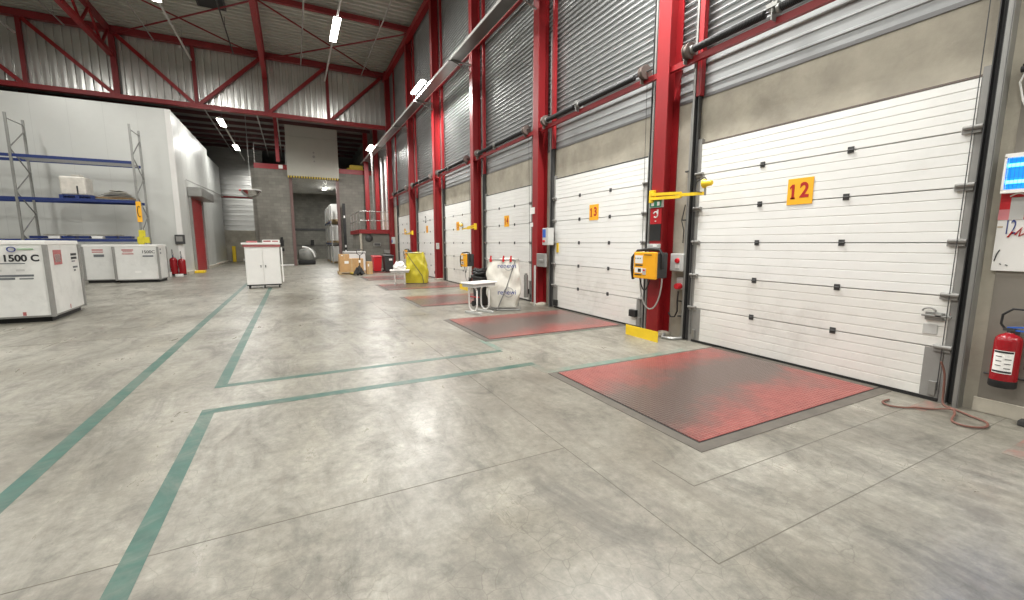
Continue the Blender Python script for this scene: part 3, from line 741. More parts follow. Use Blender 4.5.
def guard(x, y, label):
    t = tag(MB().bar((0, -0.36, 0.085), (0.0, 0.36, 0.085), 0.012, 0.17).bar((0.02, -0.25, 0.05), (0.02, 0.25, 0.05), 0.03, 0.03).build('wheel_guard', M['yellow']), label, 'guard plate', 'yellow guard plates')
    t.location = (x, y, 0); t.rotation_euler = (0, 0, 0.0); return t
guard(5.0, 5.13, 'low yellow guard plate on the floor under the control box by door 12')
guard(5.0, 13.35, 'low yellow guard plate seen behind the white table')

def dock_arm(y, label, dirn=-1, z=2.3):
    """swinging dock-light arm, folded along the wall"""
    t = thing('dock_light', label, 'dock light', (5.28, y, z), 'yellow dock light arms')
    MB().box(-0.02, -0.04, -0.10, 0.05, 0.05, 0.10).build('wall_bracket', M['yellow'], t, bevel=0.006)
    d = dirn
    e1 = (-0.02, d * 0.60, -0.03); e2 = (-0.04, d * 1.05, -0.05)
    MB().bar((-0.02, 0, 0.034), (e1[0], e1[1], e1[2] + 0.026), 0.035, 0.045).bar((-0.02, 0, -0.034), (e1[0], e1[1], e1[2] - 0.026), 0.035, 0.045).build('double_arm', M['yellow'], t)
    MB().bar(e1, e2, 0.03, 0.045).cyl((e1[0], e1[1], e1[2] - 0.04), (e1[0], e1[1], e1[2] + 0.04), 0.02, 10).build('end_arm', M['yellow'], t)
    h = Vector(e2)
    MB().cyl(h + Vector((0, 0, -0.03)), h + Vector((0, 0, 0.07)), 0.016, 8).build('swivel', M['grey'], t)
    hd = MB(); c = h + Vector((-0.02, d * 0.04, 0.13))
    hd.lathe([(0.03, -0.08), (0.042, -0.06), (0.045, 0.0), (0.065, 0.04), (0.065, 0.05)], c, 16, 'y')
    hd.build('lamp_head', M['yellow'], t, smooth=True)
    MB().lathe([(0.045, -0.056), (0.058, -0.055), (0.058, -0.05)] if d > 0 else [(0.045, 0.051), (0.058, 0.052), (0.06, 0.054)], c, 16, 'y').build('lens', M['white'], t)
    MB().tube([h + Vector((0, 0, 0.0)), h + Vector((-0.03, -d * 0.16, 0.05)), h + Vector((-0.03, -d * 0.12, 0.17)), h + Vector((-0.02, 0, 0.22)), h + Vector((-0.02, d * 0.03, 0.18))], 0.007, 6).build('cable', M['black'], t)
    return t
dock_arm(5.30, 'yellow dock light arm reaching across to door 12')
dock_arm(12.98, 'yellow dock light arm folded over the lower edge of the plate of door 15', 1, 2.08)
dock_arm(21.2, 'distant yellow dock light arm on the column behind the yellow sack', 1, 2.05)

def plate(name, y0, y1, z0, z1, m, label, cat, x=5.325, th=0.008):
    return tag(MB().box(x - th, y0, z0, x, y1, z1).build(name, m), label, cat)
s = plate('exit_sign', 5.08, 5.36, 2.12, 2.24, M['lightgrey'], 'small sign with green and white pictograms under the yellow arm', 'sign', 5.32, 0.03)
MB().box(5.282, 5.10, 2.13, 5.289, 5.34, 2.23).build('face', M['greenbox'], s)
MB().box(5.279, 5.13, 2.15, 5.283, 5.18, 2.21).box(5.279, 5.25, 2.15, 5.283, 5.31, 2.21).build('pictogram', M['white'], s)
s = plate('fire_sign', 5.115, 5.355, 1.86, 2.11, M['signred'], 'red fire sign with white symbol on the column left of door 12', 'sign')
pg = MB().tube([(5.314, 5.235 + 0.045 * math.cos(a), 2.01 + 0.045 * math.sin(a)) for a in [0.3 + 5.2 * k / 14 for k in range(15)]], 0.012, 6).box(5.310, 5.18, 2.02, 5.316, 5.21, 2.09).box(5.310, 5.22, 1.895, 5.316, 5.245, 1.915)
pg.build('symbol', M['white'], s)
plate('black_panel', 5.12, 5.355, 1.585, 1.855, M['black'], 'matt black panel on the column below the red fire sign', 'panel')
t = thing('terminal_box', 'small light grey terminal box above the yellow control box', 'junction box', (5.27, 5.24, 1.50))
MB().box(0, -0.13, -0.035, 0.06, 0.12, 0.035).build('body', M['lightgrey'], t, bevel=0.006)
MB().box(-0.008, -0.11, -0.02, 0, -0.02, 0.02).build('cover', M['white'], t, bevel=0.002)

t = thing('isolator_box', 'grey switch box with red rotary switch on the wall left of door 12', 'switch box', (5.47, 4.90, 1.24))
MB().box(0, -0.13, -0.14, 0.135, 0.13, 0.14).build('case', M['lightgrey'], t, bevel=0.012)
MB().lathe([(0.035, -0.03), (0.035, -0.01), (0.045, 0.0)], (0, -0.02, 0.03), 14, 'x').build('rotary_switch', M['signred'], t)
MB().box(-0.005, -0.06, -0.09, 0, 0.02, -0.03).build('label_plate', M['white'], t)
t = thing('plug_socket', 'grey and red industrial plug socket with black cable under the switch box', 'socket', (5.50, 4.86, 0.90))
MB().box(0.02, -0.07, -0.10, 0.105, 0.07, 0.10).build('case', M['lightgrey'], t, bevel=0.02)
MB().lathe([(0.045, -0.07), (0.05, -0.05), (0.05, 0.03)], (0.0, -0.01, -0.04), 14, 'x').build('socket_cap', M['signred'], t)
MB().tube([(0.0, 0, -0.12), (-0.01, 0, -0.3), (0.0, 0.0, -0.45), (0.01, 0.06, -0.55), (0.0, 0.13, -0.56), (0.01, 0.19, -0.50)], 0.012, 8).build('cable', M['black'], t, smooth=True)
# conduits and hooks on the pier
t = thing('conduit', 'thin grey conduit on the pier between column and door 12', 'conduit', (5.585, 4.80, 0))
MB().cyl((0, 0, 0), (0, 0, 0.78), 0.016, 8).cyl((0, 0.05, 1.38), (0, 0.05, 3.6), 0.013, 8).build('pipe', M['cable'], t)
for z in (0.35, 0.6, 1.9, 2.65): MB().box(-0.03, 0.02, z, 0.01, 0.10, z + 0.02).build('clip', M['darkgrey'], t)
tag(MB().tube([(5.56, 4.87, 1.55), (5.53, 4.84, 1.75), (5.54, 4.90, 1.9), (5.56, 4.86, 2.15)], 0.008, 6).build('loose_cable', M['black']), 'loose black cable on the pier above the grey switch box', 'cable')
tag(MB().tube([(5.36, 4.98, 0.06), (5.28, 4.93, 0.02), (5.33, 4.80, 0.02), (5.5, 4.75, 0.02)], 0.03, 8).build('bent_pipe', M['grey'], smooth=True), 'bent grey pipe on the floor at the foot of the column by door 12', 'pipe')

# equipment on the column between doors 13 and 14 (B)
yb = 9.31
t = thing('switch_box', 'white and blue switch box on the column between doors 13 and 14', 'switch box', (5.30, 8.66, 1.70), )
MB().box(0, -0.13, -0.20, 0.16, 0.13, 0.20).build('case', M['lightgrey'], t, bevel=0.01)
MB().box(-0.004, -0.02, -0.02, 0, 0.11, 0.17).build('blue_label', M['bluelight'], t)
MB().lathe([(0.03, -0.03), (0.03, 0.0)], (0, 0.04, -0.11), 12, 'x').build('push_button', M['signred'], t)
tag(MB().box(5.30, 8.66, 0.98, 5.36, 9.06, 1.30).box(5.28, 8.72, 1.1, 5.30, 8.92, 1.16).build('junction_box', M['greypaint'], bevel=0.008), 'flat grey junction box below the white and blue switch box', 'junction box')
plate('column_sticker', 9.20, 9.42, 2.26, 2.42, M['white'], 'white sticker high on the column between doors 13 and 14', 'sticker')
plate('column_sticker', 9.28, 9.42, 1.95, 2.05, M['white'], 'smaller white sticker on the column between doors 13 and 14', 'sticker')
tag(MB().cyl((5.2, 9.40, 0.18), (5.2, 9.40, 0.75), 0.055, 14).cyl((5.2, 9.40, 0.75), (5.2, 9.40, 0.79), 0.035, 10).build('grey_cylinder', M['grey'], smooth=True), 'slim grey cylinder fixed low on the column by door 14', 'cylinder')
tag(MB().box(5.27, 9.10, 0.0, 5.31, 9.13, 1.0).build('steel_channel', M['lightgrey']), 'pale vertical steel channel below the junction box by door 13', 'channel')
tag(MB().box(5.25, 16.98, 1.30, 5.33, 17.2, 1.55).build('switch_box', M['lightgrey'], bevel=0.008), 'small grey switch box on the column right of door 16', 'switch box')
t = thing('switch_box', 'small pale blue box on the wall beside the corner column', 'switch box', (5.25, 25.9, 1.7))
MB().box(0, -0.2, -0.2, 0.15, 0.2, 0.2).build('case', M['lightgrey'], t, bevel=0.01); MB().box(-0.01, -0.1, -0.12, 0, 0.12, 0.02).build('label_plate', M['bluelight'], t)

# ================================================================== NEAR RIGHT: fly lamp, board, extinguisher, hose
t = thing('insect_lamp', 'glowing blue insect lamp in white housing on the wall right of door 12', 'insect lamp', (5.49, 1.17, 2.14))
MB().box(0, -0.27, 0.13, 0.11, 0.27, 0.165).box(0, -0.27, -0.165, 0.11, 0.27, -0.135).box(0, 0.255, -0.14, 0.11, 0.27, 0.14).box(0, -0.27, -0.14, 0.11, -0.255, 0.14).build('housing', M['white'], t)
MB().box(0.06, -0.255, -0.135, 0.07, 0.255, 0.13).build('glow_board', M['uvback'], t)
for z in (-0.07, 0.07): MB().cyl((0.035, -0.25, z), (0.035, 0.25, z), 0.014, 12).build('uv_tube', M['uv'], t, smooth=True)
g = MB()
for i in range(22): g.box(0.006, 0.25 - i * 0.024, -0.135, 0.009, 0.252 - i * 0.024, 0.13)
for z in (-0.1, -0.035, 0.035, 0.1): g.box(0.005, -0.255, z, 0.008, 0.255, z + 0.002)
g.build('guard_grille', M['bluelight'], t)
la = bpy.data.lights.new('uv_light', 'AREA'); la.shape = 'RECTANGLE'; la.size = 0.5; la.size_y = 0.2; la.energy = 5; la.color = (0.1, 0.35, 1.0)
lo = bpy.data.objects.new('uv_light', la); C.objects.link(lo); lo.parent = t; lo.location = (-0.01, 0, 0); lo.rotation_euler = (0, PI / 2, 0)

t = thing('whiteboard', 'white wall board with red header and handwritten -12, below the blue lamp', 'board', (5.585, 1.10, 1.65))
MB().box(-0.012, -0.35, -0.345, 0.01, 0.35, 0.345).build('board', M['white'], t, bevel=0.003)
MB().box(-0.015, -0.35, 0.10, -0.012, 0.35, 0.345).build('red_header', M['signred'], t)
MB().box(-0.018, 0.20, 0.10, -0.015, 0.285, 0.29).build('grey_figure', M['lightgrey'], t)
MB().box(-0.0175, 0.285, 0.10, -0.0155, 0.35, 0.19).build('pink_band', M['pinkprint'], t)
MB().tube([(-0.018, 0.295 - 0.007 * i, 0.30 + 0.022 * math.sin(PI * i / 14)) for i in range(15)], 0.006, 6).build('figure_outline', M['white'], t)
text('12', 0.175, M['inkblue'], t, (-0.016, 0.268, 0.03), '-x', 0.0, 0.001, 'handwriting', squeeze=0.42)
MB().tube([(-0.017, 0.275, -0.05), (-0.017, 0.25, 0.0), (-0.017, 0.235, -0.03), (-0.017, 0.20, 0.03), (-0.017, 0.21, -0.04), (-0.017, 0.15, 0.0)], 0.007, 6).build('red_scribble', M['digit'], t)
MB().tube([(-0.017, 0.335, -0.26), (-0.017, 0.325, -0.20), (-0.017, 0.31, -0.16)], 0.004, 6).build('pen_mark', M['ink'], t)
MB().tube([(-0.017, 0.30, -0.28), (-0.017, 0.29, -0.29)], 0.004, 6).build('pen_mark', M['ink'], t)
MB().tube([(-0.017, 0.265, -0.29), (-0.017, 0.25, -0.295)], 0.004, 6).build('pen_mark', M['ink'], t)
MB().box(-0.017, 0.312, 0.035, -0.015, 0.345, 0.045).build('tape_mark', M['wood'], t)

def extinguisher(loc, label, r=0.088, h=0.44, group='red fire extinguishers'):
    t = thing('fire_extinguisher', label, 'fire extinguisher', loc, group)
    MB().lathe([(r * 0.9, 0.05), (r, 0.06), (r, h * 0.88), (r * 0.93, h * 0.95), (r * 0.7, h * 1.0), (r * 0.35, h * 1.03), (r * 0.3, h * 1.05)], (0, 0, 0), 24).build('cylinder', M['extred'], t, smooth=True)
    MB().lathe([(r * 0.95, 0), (r * 1.02, 0.01), (r * 1.02, 0.065), (r * 0.9, 0.065)], (0, 0, 0), 24).build('foot_ring', M['black'], t, smooth=True)
    # label wrapped on the face towards the hall
    def lab(z0, z1, a0, a1, rr):
        return MB().quad_grid(lambda u, v: (-math.cos(a0 + (a1 - a0) * u) * rr, math.sin(a0 + (a1 - a0) * u) * rr, z0 + (z1 - z0) * v), 10, 1)
    lb = lab(0.13, 0.33, -0.75, 0.75, r + 0.0015); lb.build('label', M['white'], t, fix=False)
    def bandp(a0, a1, z0, z1): return MB().quad_grid(lambda u, v: (-math.cos(a0 + (a1 - a0) * u) * (r + 0.003), math.sin(a0 + (a1 - a0) * u) * (r + 0.003), z0 + (z1 - z0) * v), 8, 1).build('label_print', M['ink'], t, fix=False)
    for z in (0.138, 0.31): bandp(-0.7, 0.7, z, z + 0.016)
    for i in range(6):
        z = 0.175 + 0.02 * i; a0 = -0.6 + 0.65 * (i % 2); bandp(a0, a0 + 0.45, z, z + 0.006)
    MB().cyl((0, 0, h * 1.03), (0, 0, h * 1.14), 0.02, 10).box(-0.02, -0.03, h * 1.08, 0.02, 0.04, h * 1.13).build('valve', M['darkgrey'], t)
    MB().bar((0, 0.02, h * 1.14), (0, -0.13, h * 1.19), 0.022, 0.012).bar((0, 0.02, h * 1.10), (0, -0.12, h * 1.10), 0.022, 0.012).build('lever', M['bluelight'], t)
    MB().tube([(0, 0.03, h * 1.1), (0, 0.06, h * 1.2), (-0.01, 0.055, h * 1.38), (-0.01, 0.0, h * 1.50), (-0.01, -0.08, h * 1.50), (-0.01, -0.13, h * 1.36), (0, -0.135, h * 1.1), (0, -0.12, h * 0.8), (0, -0.115, h * 0.4)], 0.009, 8).build('hose', M['black'], t, smooth=True)
    return t
e = extinguisher((5.47, 1.25, 0.30), 'red fire extinguisher with white label hung on the wall right of door 12', 0.085, 0.46)
MB().box(0.09, -0.03, 0.35, 0.13, 0.03, 0.50).build('wall_hook', M['darkgrey'], e)
extinguisher((-5.03, 24.95, 0.05), 'larger red extinguisher standing at the corner of the cold room', 0.15, 0.8)
extinguisher((-4.72, 24.95, 0.05), 'second red extinguisher right beside it, next to the red roller door', 0.15, 0.74)
tag(MB().box(-5.35, 24.6, 0, -5.08, 24.7, 0.22).build('floor_box', M['white'], bevel=0.01), 'small white block on the floor left of the two extinguishers', 'box')
tag(MB().box(-4.95, 24.6, 0, -4.65, 24.7, 0.12).build('floor_box', M['white'], bevel=0.01), 'flat white block on the floor in front of the two extinguishers', 'box')
# pipe on the wall, cable, hose
tag(MB().cyl((5.56, -8, 3.00), (5.56, 1.44, 3.00), 0.025, 10).cyl((5.585, -8, 3.04), (5.585, 1.44, 3.04), 0.012, 8).build('wall_pipe', M['black'], smooth=True), 'black pipe along the wall right of door 12, above the blue lamp', 'pipe')
tag(MB().tube([(5.59, 1.30, 4.2), (5.585, 1.345, 3.4), (5.53, 1.38, 3.05), (5.57, 1.44, 2.9), (5.58, 1.41, 2.75), (5.58, 1.36, 2.62), (5.57, 1.30, 2.5), (5.56, 1.2, 2.33)], 0.007, 6).build('lamp_cable', M['white'], smooth=True), 'thin pale cable dropping over the black pipe to the insect lamp', 'cable')
tag(MB().box(5.57, 1.28, 2.56, 5.60, 1.345, 2.72).build('small_box', M['greenbox'], bevel=0.004), 'small green box at the right edge above the blue lamp', 'box')
tag(MB().cyl((5.59, -2, 0.37), (5.59, 1.4, 0.37), 0.008, 6).build('wall_cable', M['darkgrey']), 'thin dark cable along the wall behind the fire extinguisher', 'cable')
tag(MB().box(5.42, 0.72, 0.005, 5.52, 1.12, 0.05).build('steel_bar', M['darkgrey'], bevel=0.006), 'dark steel bar lying at the wall foot, right edge', 'bar')
hp = [(5.16, 1.90), (5.03, 1.90), (4.97, 1.82), (5.04, 1.73), (5.14, 1.68), (5.22, 1.60), (5.32, 1.50), (5.20, 1.44), (5.02, 1.40), (4.98, 1.30), (5.08, 1.22), (5.24, 1.25), (5.32, 1.38), (5.40, 1.50), (5.47, 1.60)]
pts = [(x, y, 0.014 + (0.016 if i in (6, 7) else 0)) for i, (x, y) in enumerate(hp)] + [(5.50, 1.62, 0.12), (5.50, 1.63, 0.3), (5.48, 1.66, 0.42)]
def smoothp(p, n=4):
    out = []
    for i in range(len(p) - 1):
        a = Vector(p[max(i - 1, 0)]); b_ = Vector(p[i]); c = Vector(p[i + 1]); d_ = Vector(p[min(i + 2, len(p) - 1)])
        for k in range(n):
            t_ = k / n
            out.append(0.5 * ((2 * b_) + (c - a) * t_ + (2 * a - 5 * b_ + 4 * c - d_) * t_ ** 2 + (3 * b_ - a - 3 * c + d_) * t_ ** 3))
    out.append(Vector(p[-1])); return out
tag(MB().tube(smoothp(pts), 0.009, 8).build('air_hose', M['hose'], smooth=True), 'thin red-brown air hose coiled loosely on the floor at door 12', 'hose')

# ================================================================== WASTE SACKS, TABLES, BINS
def sack(w, d, h, m, parent, seed, top_in=0.9, bulge=0.08, bottom=0.8, name='sack'):
    rnd = random.Random(seed); ph = [rnd.uniform(0, 6.28) for _ in range(8)]
    def fn(u, v):
        a = 2 * PI * u
        # rounded rectangle
        ca, sa = math.cos(a), math.sin(a); n = 5.0
        k = (abs(ca) ** n + abs(sa) ** n) ** (-1 / n)
        t = v
        sc = bottom + (1 - bottom) * min(1, t * 4) if t < 0.25 else 1 + (top_in - 1) * ((t - 0.25) / 0.75) ** 1.5
        sc += bulge * math.sin(PI * t) * 0.5
        wob = 0.04 * math.sin(5 * a + ph[0] + 6 * t) + 0.035 * math.sin(8 * a + ph[1] - 11 * t) + 0.045 * math.sin(15 * t + ph[2] + 2.5 * math.sin(3 * a + ph[3])) + 0.02 * math.sin(13 * a + ph[5] + 17 * t + 2 * math.sin(9 * t + ph[6]))
        wob *= math.sin(PI * min(1, t * 1.05)) ** 0.5 if t < 0.95 else 0.3
        r = k * (sc + wob)
        return (ca * r * w / 2, sa * r * d / 2, t * h + 0.02 * math.sin(3 * a + ph[4]) * (1 if t > 0.1 else 0.0))
    mb = MB(); mb.quad_grid(fn, 56, 36)
    nb = len(mb.v)
    for j, z in ((0, 0.01), (36, h - 0.05)):
        idx = [i * 37 + j for i in range(56)]; mb.v.append((0, 0, z)); c = len(mb.v) - 1
        for i in range(56): mb.f.append((idx[i], idx[(i + 1) % 56], c))
    return mb.build(name, m, parent, smooth=True)

t = thing('sack_holder', 'white waste sack with printed lettering on a grey frame, in front of door 14', 'waste sack', (4.36, 9.02, 0), None, math.radians(-27))
sk = sack(0.74, 0.44, 1.12, M['bagwhite'], t, 3, 0.97); sk.location = (0.02, 0, 0.06)
MB().tube([(-0.37, -0.22, 1.17), (0.37, -0.22, 1.17), (0.38, 0.2, 1.17), (-0.37, 0.2, 1.17)], 0.013, 8, closed=True).build('top_ring', M['grey'], t)
MB().tube([(0.30, -0.24, 1.17), (0.10, -0.27, 0.55), (-0.12, -0.30, 0.03), (-0.12, -0.42, 0.02)], 0.013, 8).tube([(-0.37, 0.2, 1.17), (-0.36, 0.1, 0.4), (-0.34, 0.0, 0.03)], 0.013, 8).tube([(0.36, 0.22, 1.17), (0.39, 0.25, 0.5), (0.37, 0.24, 0.03)], 0.013, 8).build('upright', M['grey'], t)
MB().tube([(-0.36, 0.0, 0.02), (-0.12, -0.34, 0.02), (0.40, -0.30, 0.02), (0.42, 0.24, 0.02)], 0.016, 8).build('base_frame', M['grey'], t)
for x in (-0.27, 0.02, 0.19):
    MB().box(x - 0.025, -0.25, 1.12, x + 0.025, -0.20, 1.20).bar((x, -0.225, 1.19), (x + 0.01, -0.235, 1.26), 0.03, 0.03).build('clip', M['signred'], t, bevel=0.006)
text('renewi', 0.155, M['inkblue'], t, (0.10, -0.285, 1.03), '-y', 0.001, 0.001, 'sack_print')
text('renewi', 0.155, M['inkblue'], t, (0.10, -0.285, 0.42), '-y', 0.001, 0.001, 'sack_print')
for zc in (0.98, 0.42):
    rr = 0.11 if zc < 0.5 else 0.10; a0, a1 = (PI * 1.1, PI * 1.9) if zc > 0.5 else (0, 2 * PI)
    MB().tube([(0.14 + rr * math.cos(a0 + (a1 - a0) * i / 16), -0.281, zc + (0.05 if zc > 0.5 else 0) + rr * math.sin(a0 + (a1 - a0) * i / 16)) for i in range(17)], 0.006, 5).build('sack_logo', M['inkgrey'], t)

t = thing('sack_holder', 'yellow waste sack on a grey frame before the far doors', 'waste sack', (4.18, 16.35, 0), None, math.radians(-27))
sk = sack(0.84, 0.50, 1.16, M['bagyellow'], t, 11, 0.68, 0.03, 1.0); sk.location = (0.02, 0, 0.03)
MB().tube([(-0.33, -0.22, 1.18), (0.27, -0.22, 1.18), (0.27, 0.2, 1.18), (-0.33, 0.2, 1.18)], 0.015, 8, closed=True).build('top_ring', M['grey'], t)
MB().tube([(-0.30, -0.26, 1.18), (0.0, -0.31, 0.75), (0.30, -0.34, 0.32), (0.36, -0.34, 0.04)], 0.012, 8).build('upright', M['darkgrey'], t)
MB().tube([(-0.36, 0.2, 0.02), (-0.3, -0.34, 0.02), (0.40, -0.34, 0.02), (0.42, 0.24, 0.02)], 0.016, 8).build('base_frame', M['darkgrey'], t)

def hoop_table(loc, rz, label, L=0.82, W=0.42, h=0.58):
    t = thing('small_table', label, 'table', loc, 'white tube-legged tables', rz)
    MB().box(-L / 2, -W / 2, h - 0.035, L / 2, W / 2, h).build('table_top', M['white'], t, bevel=0.012)
    MB().box(-L / 2 + 0.03, -W / 2 + 0.03, h - 0.10, L / 2 - 0.03, W / 2 - 0.03, h - 0.036).build('apron', M['lightgrey'], t)
    for x in (-L / 2 + 0.18, L / 2 - 0.18):
        pts = []; z0, z1, hw = 0.07, h - 0.10, 0.13
        for i in range(24):
            a = 2 * PI * i / 24; c, s_ = math.cos(a), math.sin(a)
            pts.append((x, hw * c, (z0 + z1) / 2 + ((z1 - z0) / 2 - hw) * (1 if s_ > 0 else -1) + hw * s_ if abs(s_) > 1e-6 else (z0 + z1) / 2))
        MB().tube(pts, 0.017, 8, closed=True).build('leg', M['white'], t, smooth=True)
        MB().box(x - 0.03, -W / 2 - 0.05, 0.0, x + 0.03, W / 2 + 0.05, 0.05).build('foot', M['lightgrey'], t, bevel=0.008)
    return t
t = hoop_table((3.62, 8.70, 0), math.radians(20), 'white table with looped tube legs beside the white waste sack', 0.72, 0.42, 0.70)
MB().box(-0.15, -0.10, 0.36, -0.08, 0.20, 0.375).build('warning_tape', M['signred'], t)
t = hoop_table((3.50, 16.1, 0), math.radians(-15), 'small white table with crumpled white film on top, left of the yellow sack', 0.72, 0.4, 0.56)
fl = sack(0.42, 0.30, 0.30, M['white'], None, 5, 0.55, 0.1, 1.0, 'plastic_film'); fl.location = (3.50, 16.1, 0.56); tag(fl, 'crumpled white plastic film on the small table by the yellow sack', 'plastic film')

def wheelie(loc, label, m, w=0.42, d=0.42, h=0.85, rz=0, lid=None):
    t = thing('waste_bin', label, 'waste bin', loc, None, rz)
    s = MB(); k = 0.80
    bt = [(-w / 2 * k, -d / 2 * k), (w / 2 * k, -d / 2 * k), (w / 2 * k, d / 2 * k), (-w / 2 * k, d / 2 * k)]; tp = [(x / k, y / k) for x, y in bt]
    s.add([(*p, 0.03) for p in bt] + [(*p, h) for p in tp], [(3, 2, 1, 0), (4, 5, 6, 7)] + [(i, (i + 1) % 4, 4 + (i + 1) % 4, 4 + i) for i in range(4)])
    s.build('body', m, t, bevel=0.025)
    MB().prism([(-w / 2 - 0.02, -d / 2 - 0.03, h), (-w / 2 - 0.02, d / 2 + 0.02, h), (-w / 2 - 0.02, d / 2 + 0.02, h + 0.08), (-w / 2 - 0.02, -d / 2 - 0.03, h + 0.03)], (w + 0.04, 0, 0)).build('lid', lid or m, t, bevel=0.012)
    for sx in (-1, 1): MB().cyl((sx * w * 0.42, d * 0.38, 0.07), (sx * w * 0.5, d * 0.38, 0.07), 0.07, 14).build('wheel', M['black'], t)
    return t
wheelie((4.08, 9.62, 0), 'dark grey waste bin behind the white table', M['darkgrey'], 0.36, 0.34, 0.70, 0.3)
tag(sack(0.42, 0.34, 0.16, M['black'], None, 4, 0.8, 0.1, 0.9, 'bin_liner'), 'black bin liner heaped on the dark waste bin', 'bin liner').location = (4.08, 9.60, 0.775)
w = wheelie((3.98, 23.9, 0), 'red round-topped bin between platform and dark bin', M['signred'], 0.46, 0.45, 0.8, 0.1)
w = wheelie((4.52, 23.6, 0), 'black waste bin right of the red bin, at the corner column', M['darkgrey'], 0.5, 0.5, 0.85, 0.1)
MB().box(-0.02, -0.30, 0.62, 0.14, -0.245, 0.72).build('sticker', M['white'], w)

# ================================================================== FAR RIGHT: platform, cartons, pallet jack
t = thing('platform', 'red-edged raised platform with grey railing on a concrete plinth', 'platform', (4.6, 27.2, 0))
MB().box(-0.85, 0.15, 0, 0.95, 4.5, 2.12).build('concrete_base', M['block'], t)
MB().box(-1.0, 0.0, 2.12, 0.95, 4.6, 2.36).build('platform_edge', M['red'], t)
for x in (-0.95, -0.35, 0.3, 0.9): MB().cyl((x, 0.08, 2.36), (x, 0.08, 3.46), 0.025, 8).build('railing_post', M['grey'], t)
for y in (1.5, 3.0, 4.4): MB().cyl((-0.95, y, 2.36), (-0.95, y, 3.46), 0.025, 8).build('railing_post', M['grey'], t)
for z in (2.9, 3.44): MB().tube([(0.9, 0.08, z), (-0.95, 0.08, z), (-0.95, 4.4, z)], 0.025, 8).build('railing_bar', M['grey'], t)
MB().cyl((-0.92, 0.08, 0), (-0.92, 0.08, 2.12), 0.07, 10).build('support_post', M['plinth'], t)
tag(MB().cyl((4.6, 27.9, 2.4), (4.6, 27.9, 7.0), 0.05, 10).build('down_pipe', M['grey']), 'grey vertical pipe rising from the platform to the tray', 'pipe')
for x, l in ((5.38, 'bright vertical pipe beside the corner column, left one'), (5.52, 'bright vertical pipe beside the corner column, right one')):
    tag(MB().cyl((x, 29.2 - (x - 5.38) * 5, 2.4), (x, 29.2 - (x - 5.38) * 5, 7.0), 0.06, 10).build('down_pipe', M['lightgrey']), l, 'pipe')
t = thing('round_mirror', 'dark round mirror on the platform plinth', 'mirror', (4.15, 27.34, 1.84))
MB().lathe([(0.2, 0.0), (0.23, -0.03), (0.18, -0.07), (0.08, -0.10)], (0, 0, 0), 18, 'y').build('mirror_dome', M['darkgrey'], t, smooth=True)
t = thing('wall_shelf', 'small grey sign box on the platform plinth', 'sign', (4.62, 27.25, 1.45))
MB().box(-0.22, 0, -0.1, 0.2, 0.1, 0.12).build('box', M['greypaint'], t); MB().box(-0.18, -0.01, -0.06, 0.16, 0, 0.08).build('panel', M['darkgrey'], t)
tag(MB().box(5.0, 27.2, 0.95, 5.5, 27.35, 1.12).box(5.0, 27.0, 0.92, 5.5, 27.35, 0.96).build('wall_shelf', M['greypaint']), 'narrow grey shelf on the platform plinth above the red bin', 'shelf')
tag(MB().cyl((4.45, 27.3, 0), (4.45, 27.3, 0.75), 0.04, 8).build('standpipe', M['grey']), 'short grey standpipe in front of the platform plinth', 'pipe')

def pallet(loc, label, m, w=1.2, d=0.8, group='pallets', rz=0):
    t = thing('pallet', label, 'pallet', loc, group, rz)
    for i in range(7): MB().box(-w / 2 + i * w / 7, -d / 2, 0.115, -w / 2 + i * w / 7 + w / 9, d / 2, 0.14).build('deck_board', m, t)
    for y in (-d / 2, -0.05, d / 2 - 0.1): MB().box(-w / 2, y, 0.09, w / 2, y + 0.1, 0.115).box(-w / 2, y, 0, w / 2, y + 0.1, 0.02).build('runner', m, t)
    for x in (-w / 2, -0.06, w / 2 - 0.12):
        for y in (-d / 2, -0.05, d / 2 - 0.1): MB().box(x, y, 0.02, x + 0.12, y + 0.1, 0.09).build('block', m, t)
    return t
pallet((2.55, 22.9, 0), 'wooden pallet under the brown cartons by the pallet jack', M['wood'], 1.25, 0.9)
def carton(x0, y0, z0, x1, y1, z1, label, flap=False):
    t = thing('carton', label, 'cardboard box', ((x0 + x1) / 2, (y0 + y1) / 2, z0), 'brown cartons')
    w, d, h = (x1 - x0) / 2, (y1 - y0) / 2, z1 - z0
    MB().box(-w, -d, 0, w, d, h).build('box', M['cardboard'], t, bevel=0.01)
    MB().box(-0.03, -d - 0.002, 0, 0.03, d + 0.002, h + 0.002).build('tape', M['wood'], t)
    MB().box(-w * 0.6, -d - 0.004, h * 0.62, -w * 0.25, -d, h * 0.82).build('address_label', M['white'], t)
carton(1.98, 22.5, 0.14, 3.1, 23.2, 0.78, 'large brown carton on the pallet with a white label')
carton(1.98, 22.6, 0.78, 2.45, 23.1, 1.0, 'small brown carton on top of the large one, left')
carton(3.22, 22.3, 0.0, 3.5, 22.7, 0.62, 'upright brown carton behind the pallet jack handle')
t = thing('storage_chest', 'white box with a lid behind the brown cartons', 'box', (3.15, 26.0, 0))
MB().box(-0.62, -0.4, 0, 0.5, 0.4, 0.95).build('body', M['white'], t, bevel=0.03); MB().box(-0.65, -0.43, 0.95, 0.53, 0.43, 1.08).build('lid', M['lightgrey'], t, bevel=0.03)
t = thing('pallet_jack', 'hand pallet jack with loop handle in front of the cartons', 'pallet jack', (2.80, 21.45, 0), None, math.radians(5))
MB().bar((-0.20, 0.35, 0.07), (-0.2, 1.2, 0.07), 0.15, 0.06).build('fork', M['hazard'], t); MB().bar((0.20, 0.35, 0.07), (0.2, 1.2, 0.07), 0.15, 0.06).build('fork', M['hazard'], t)
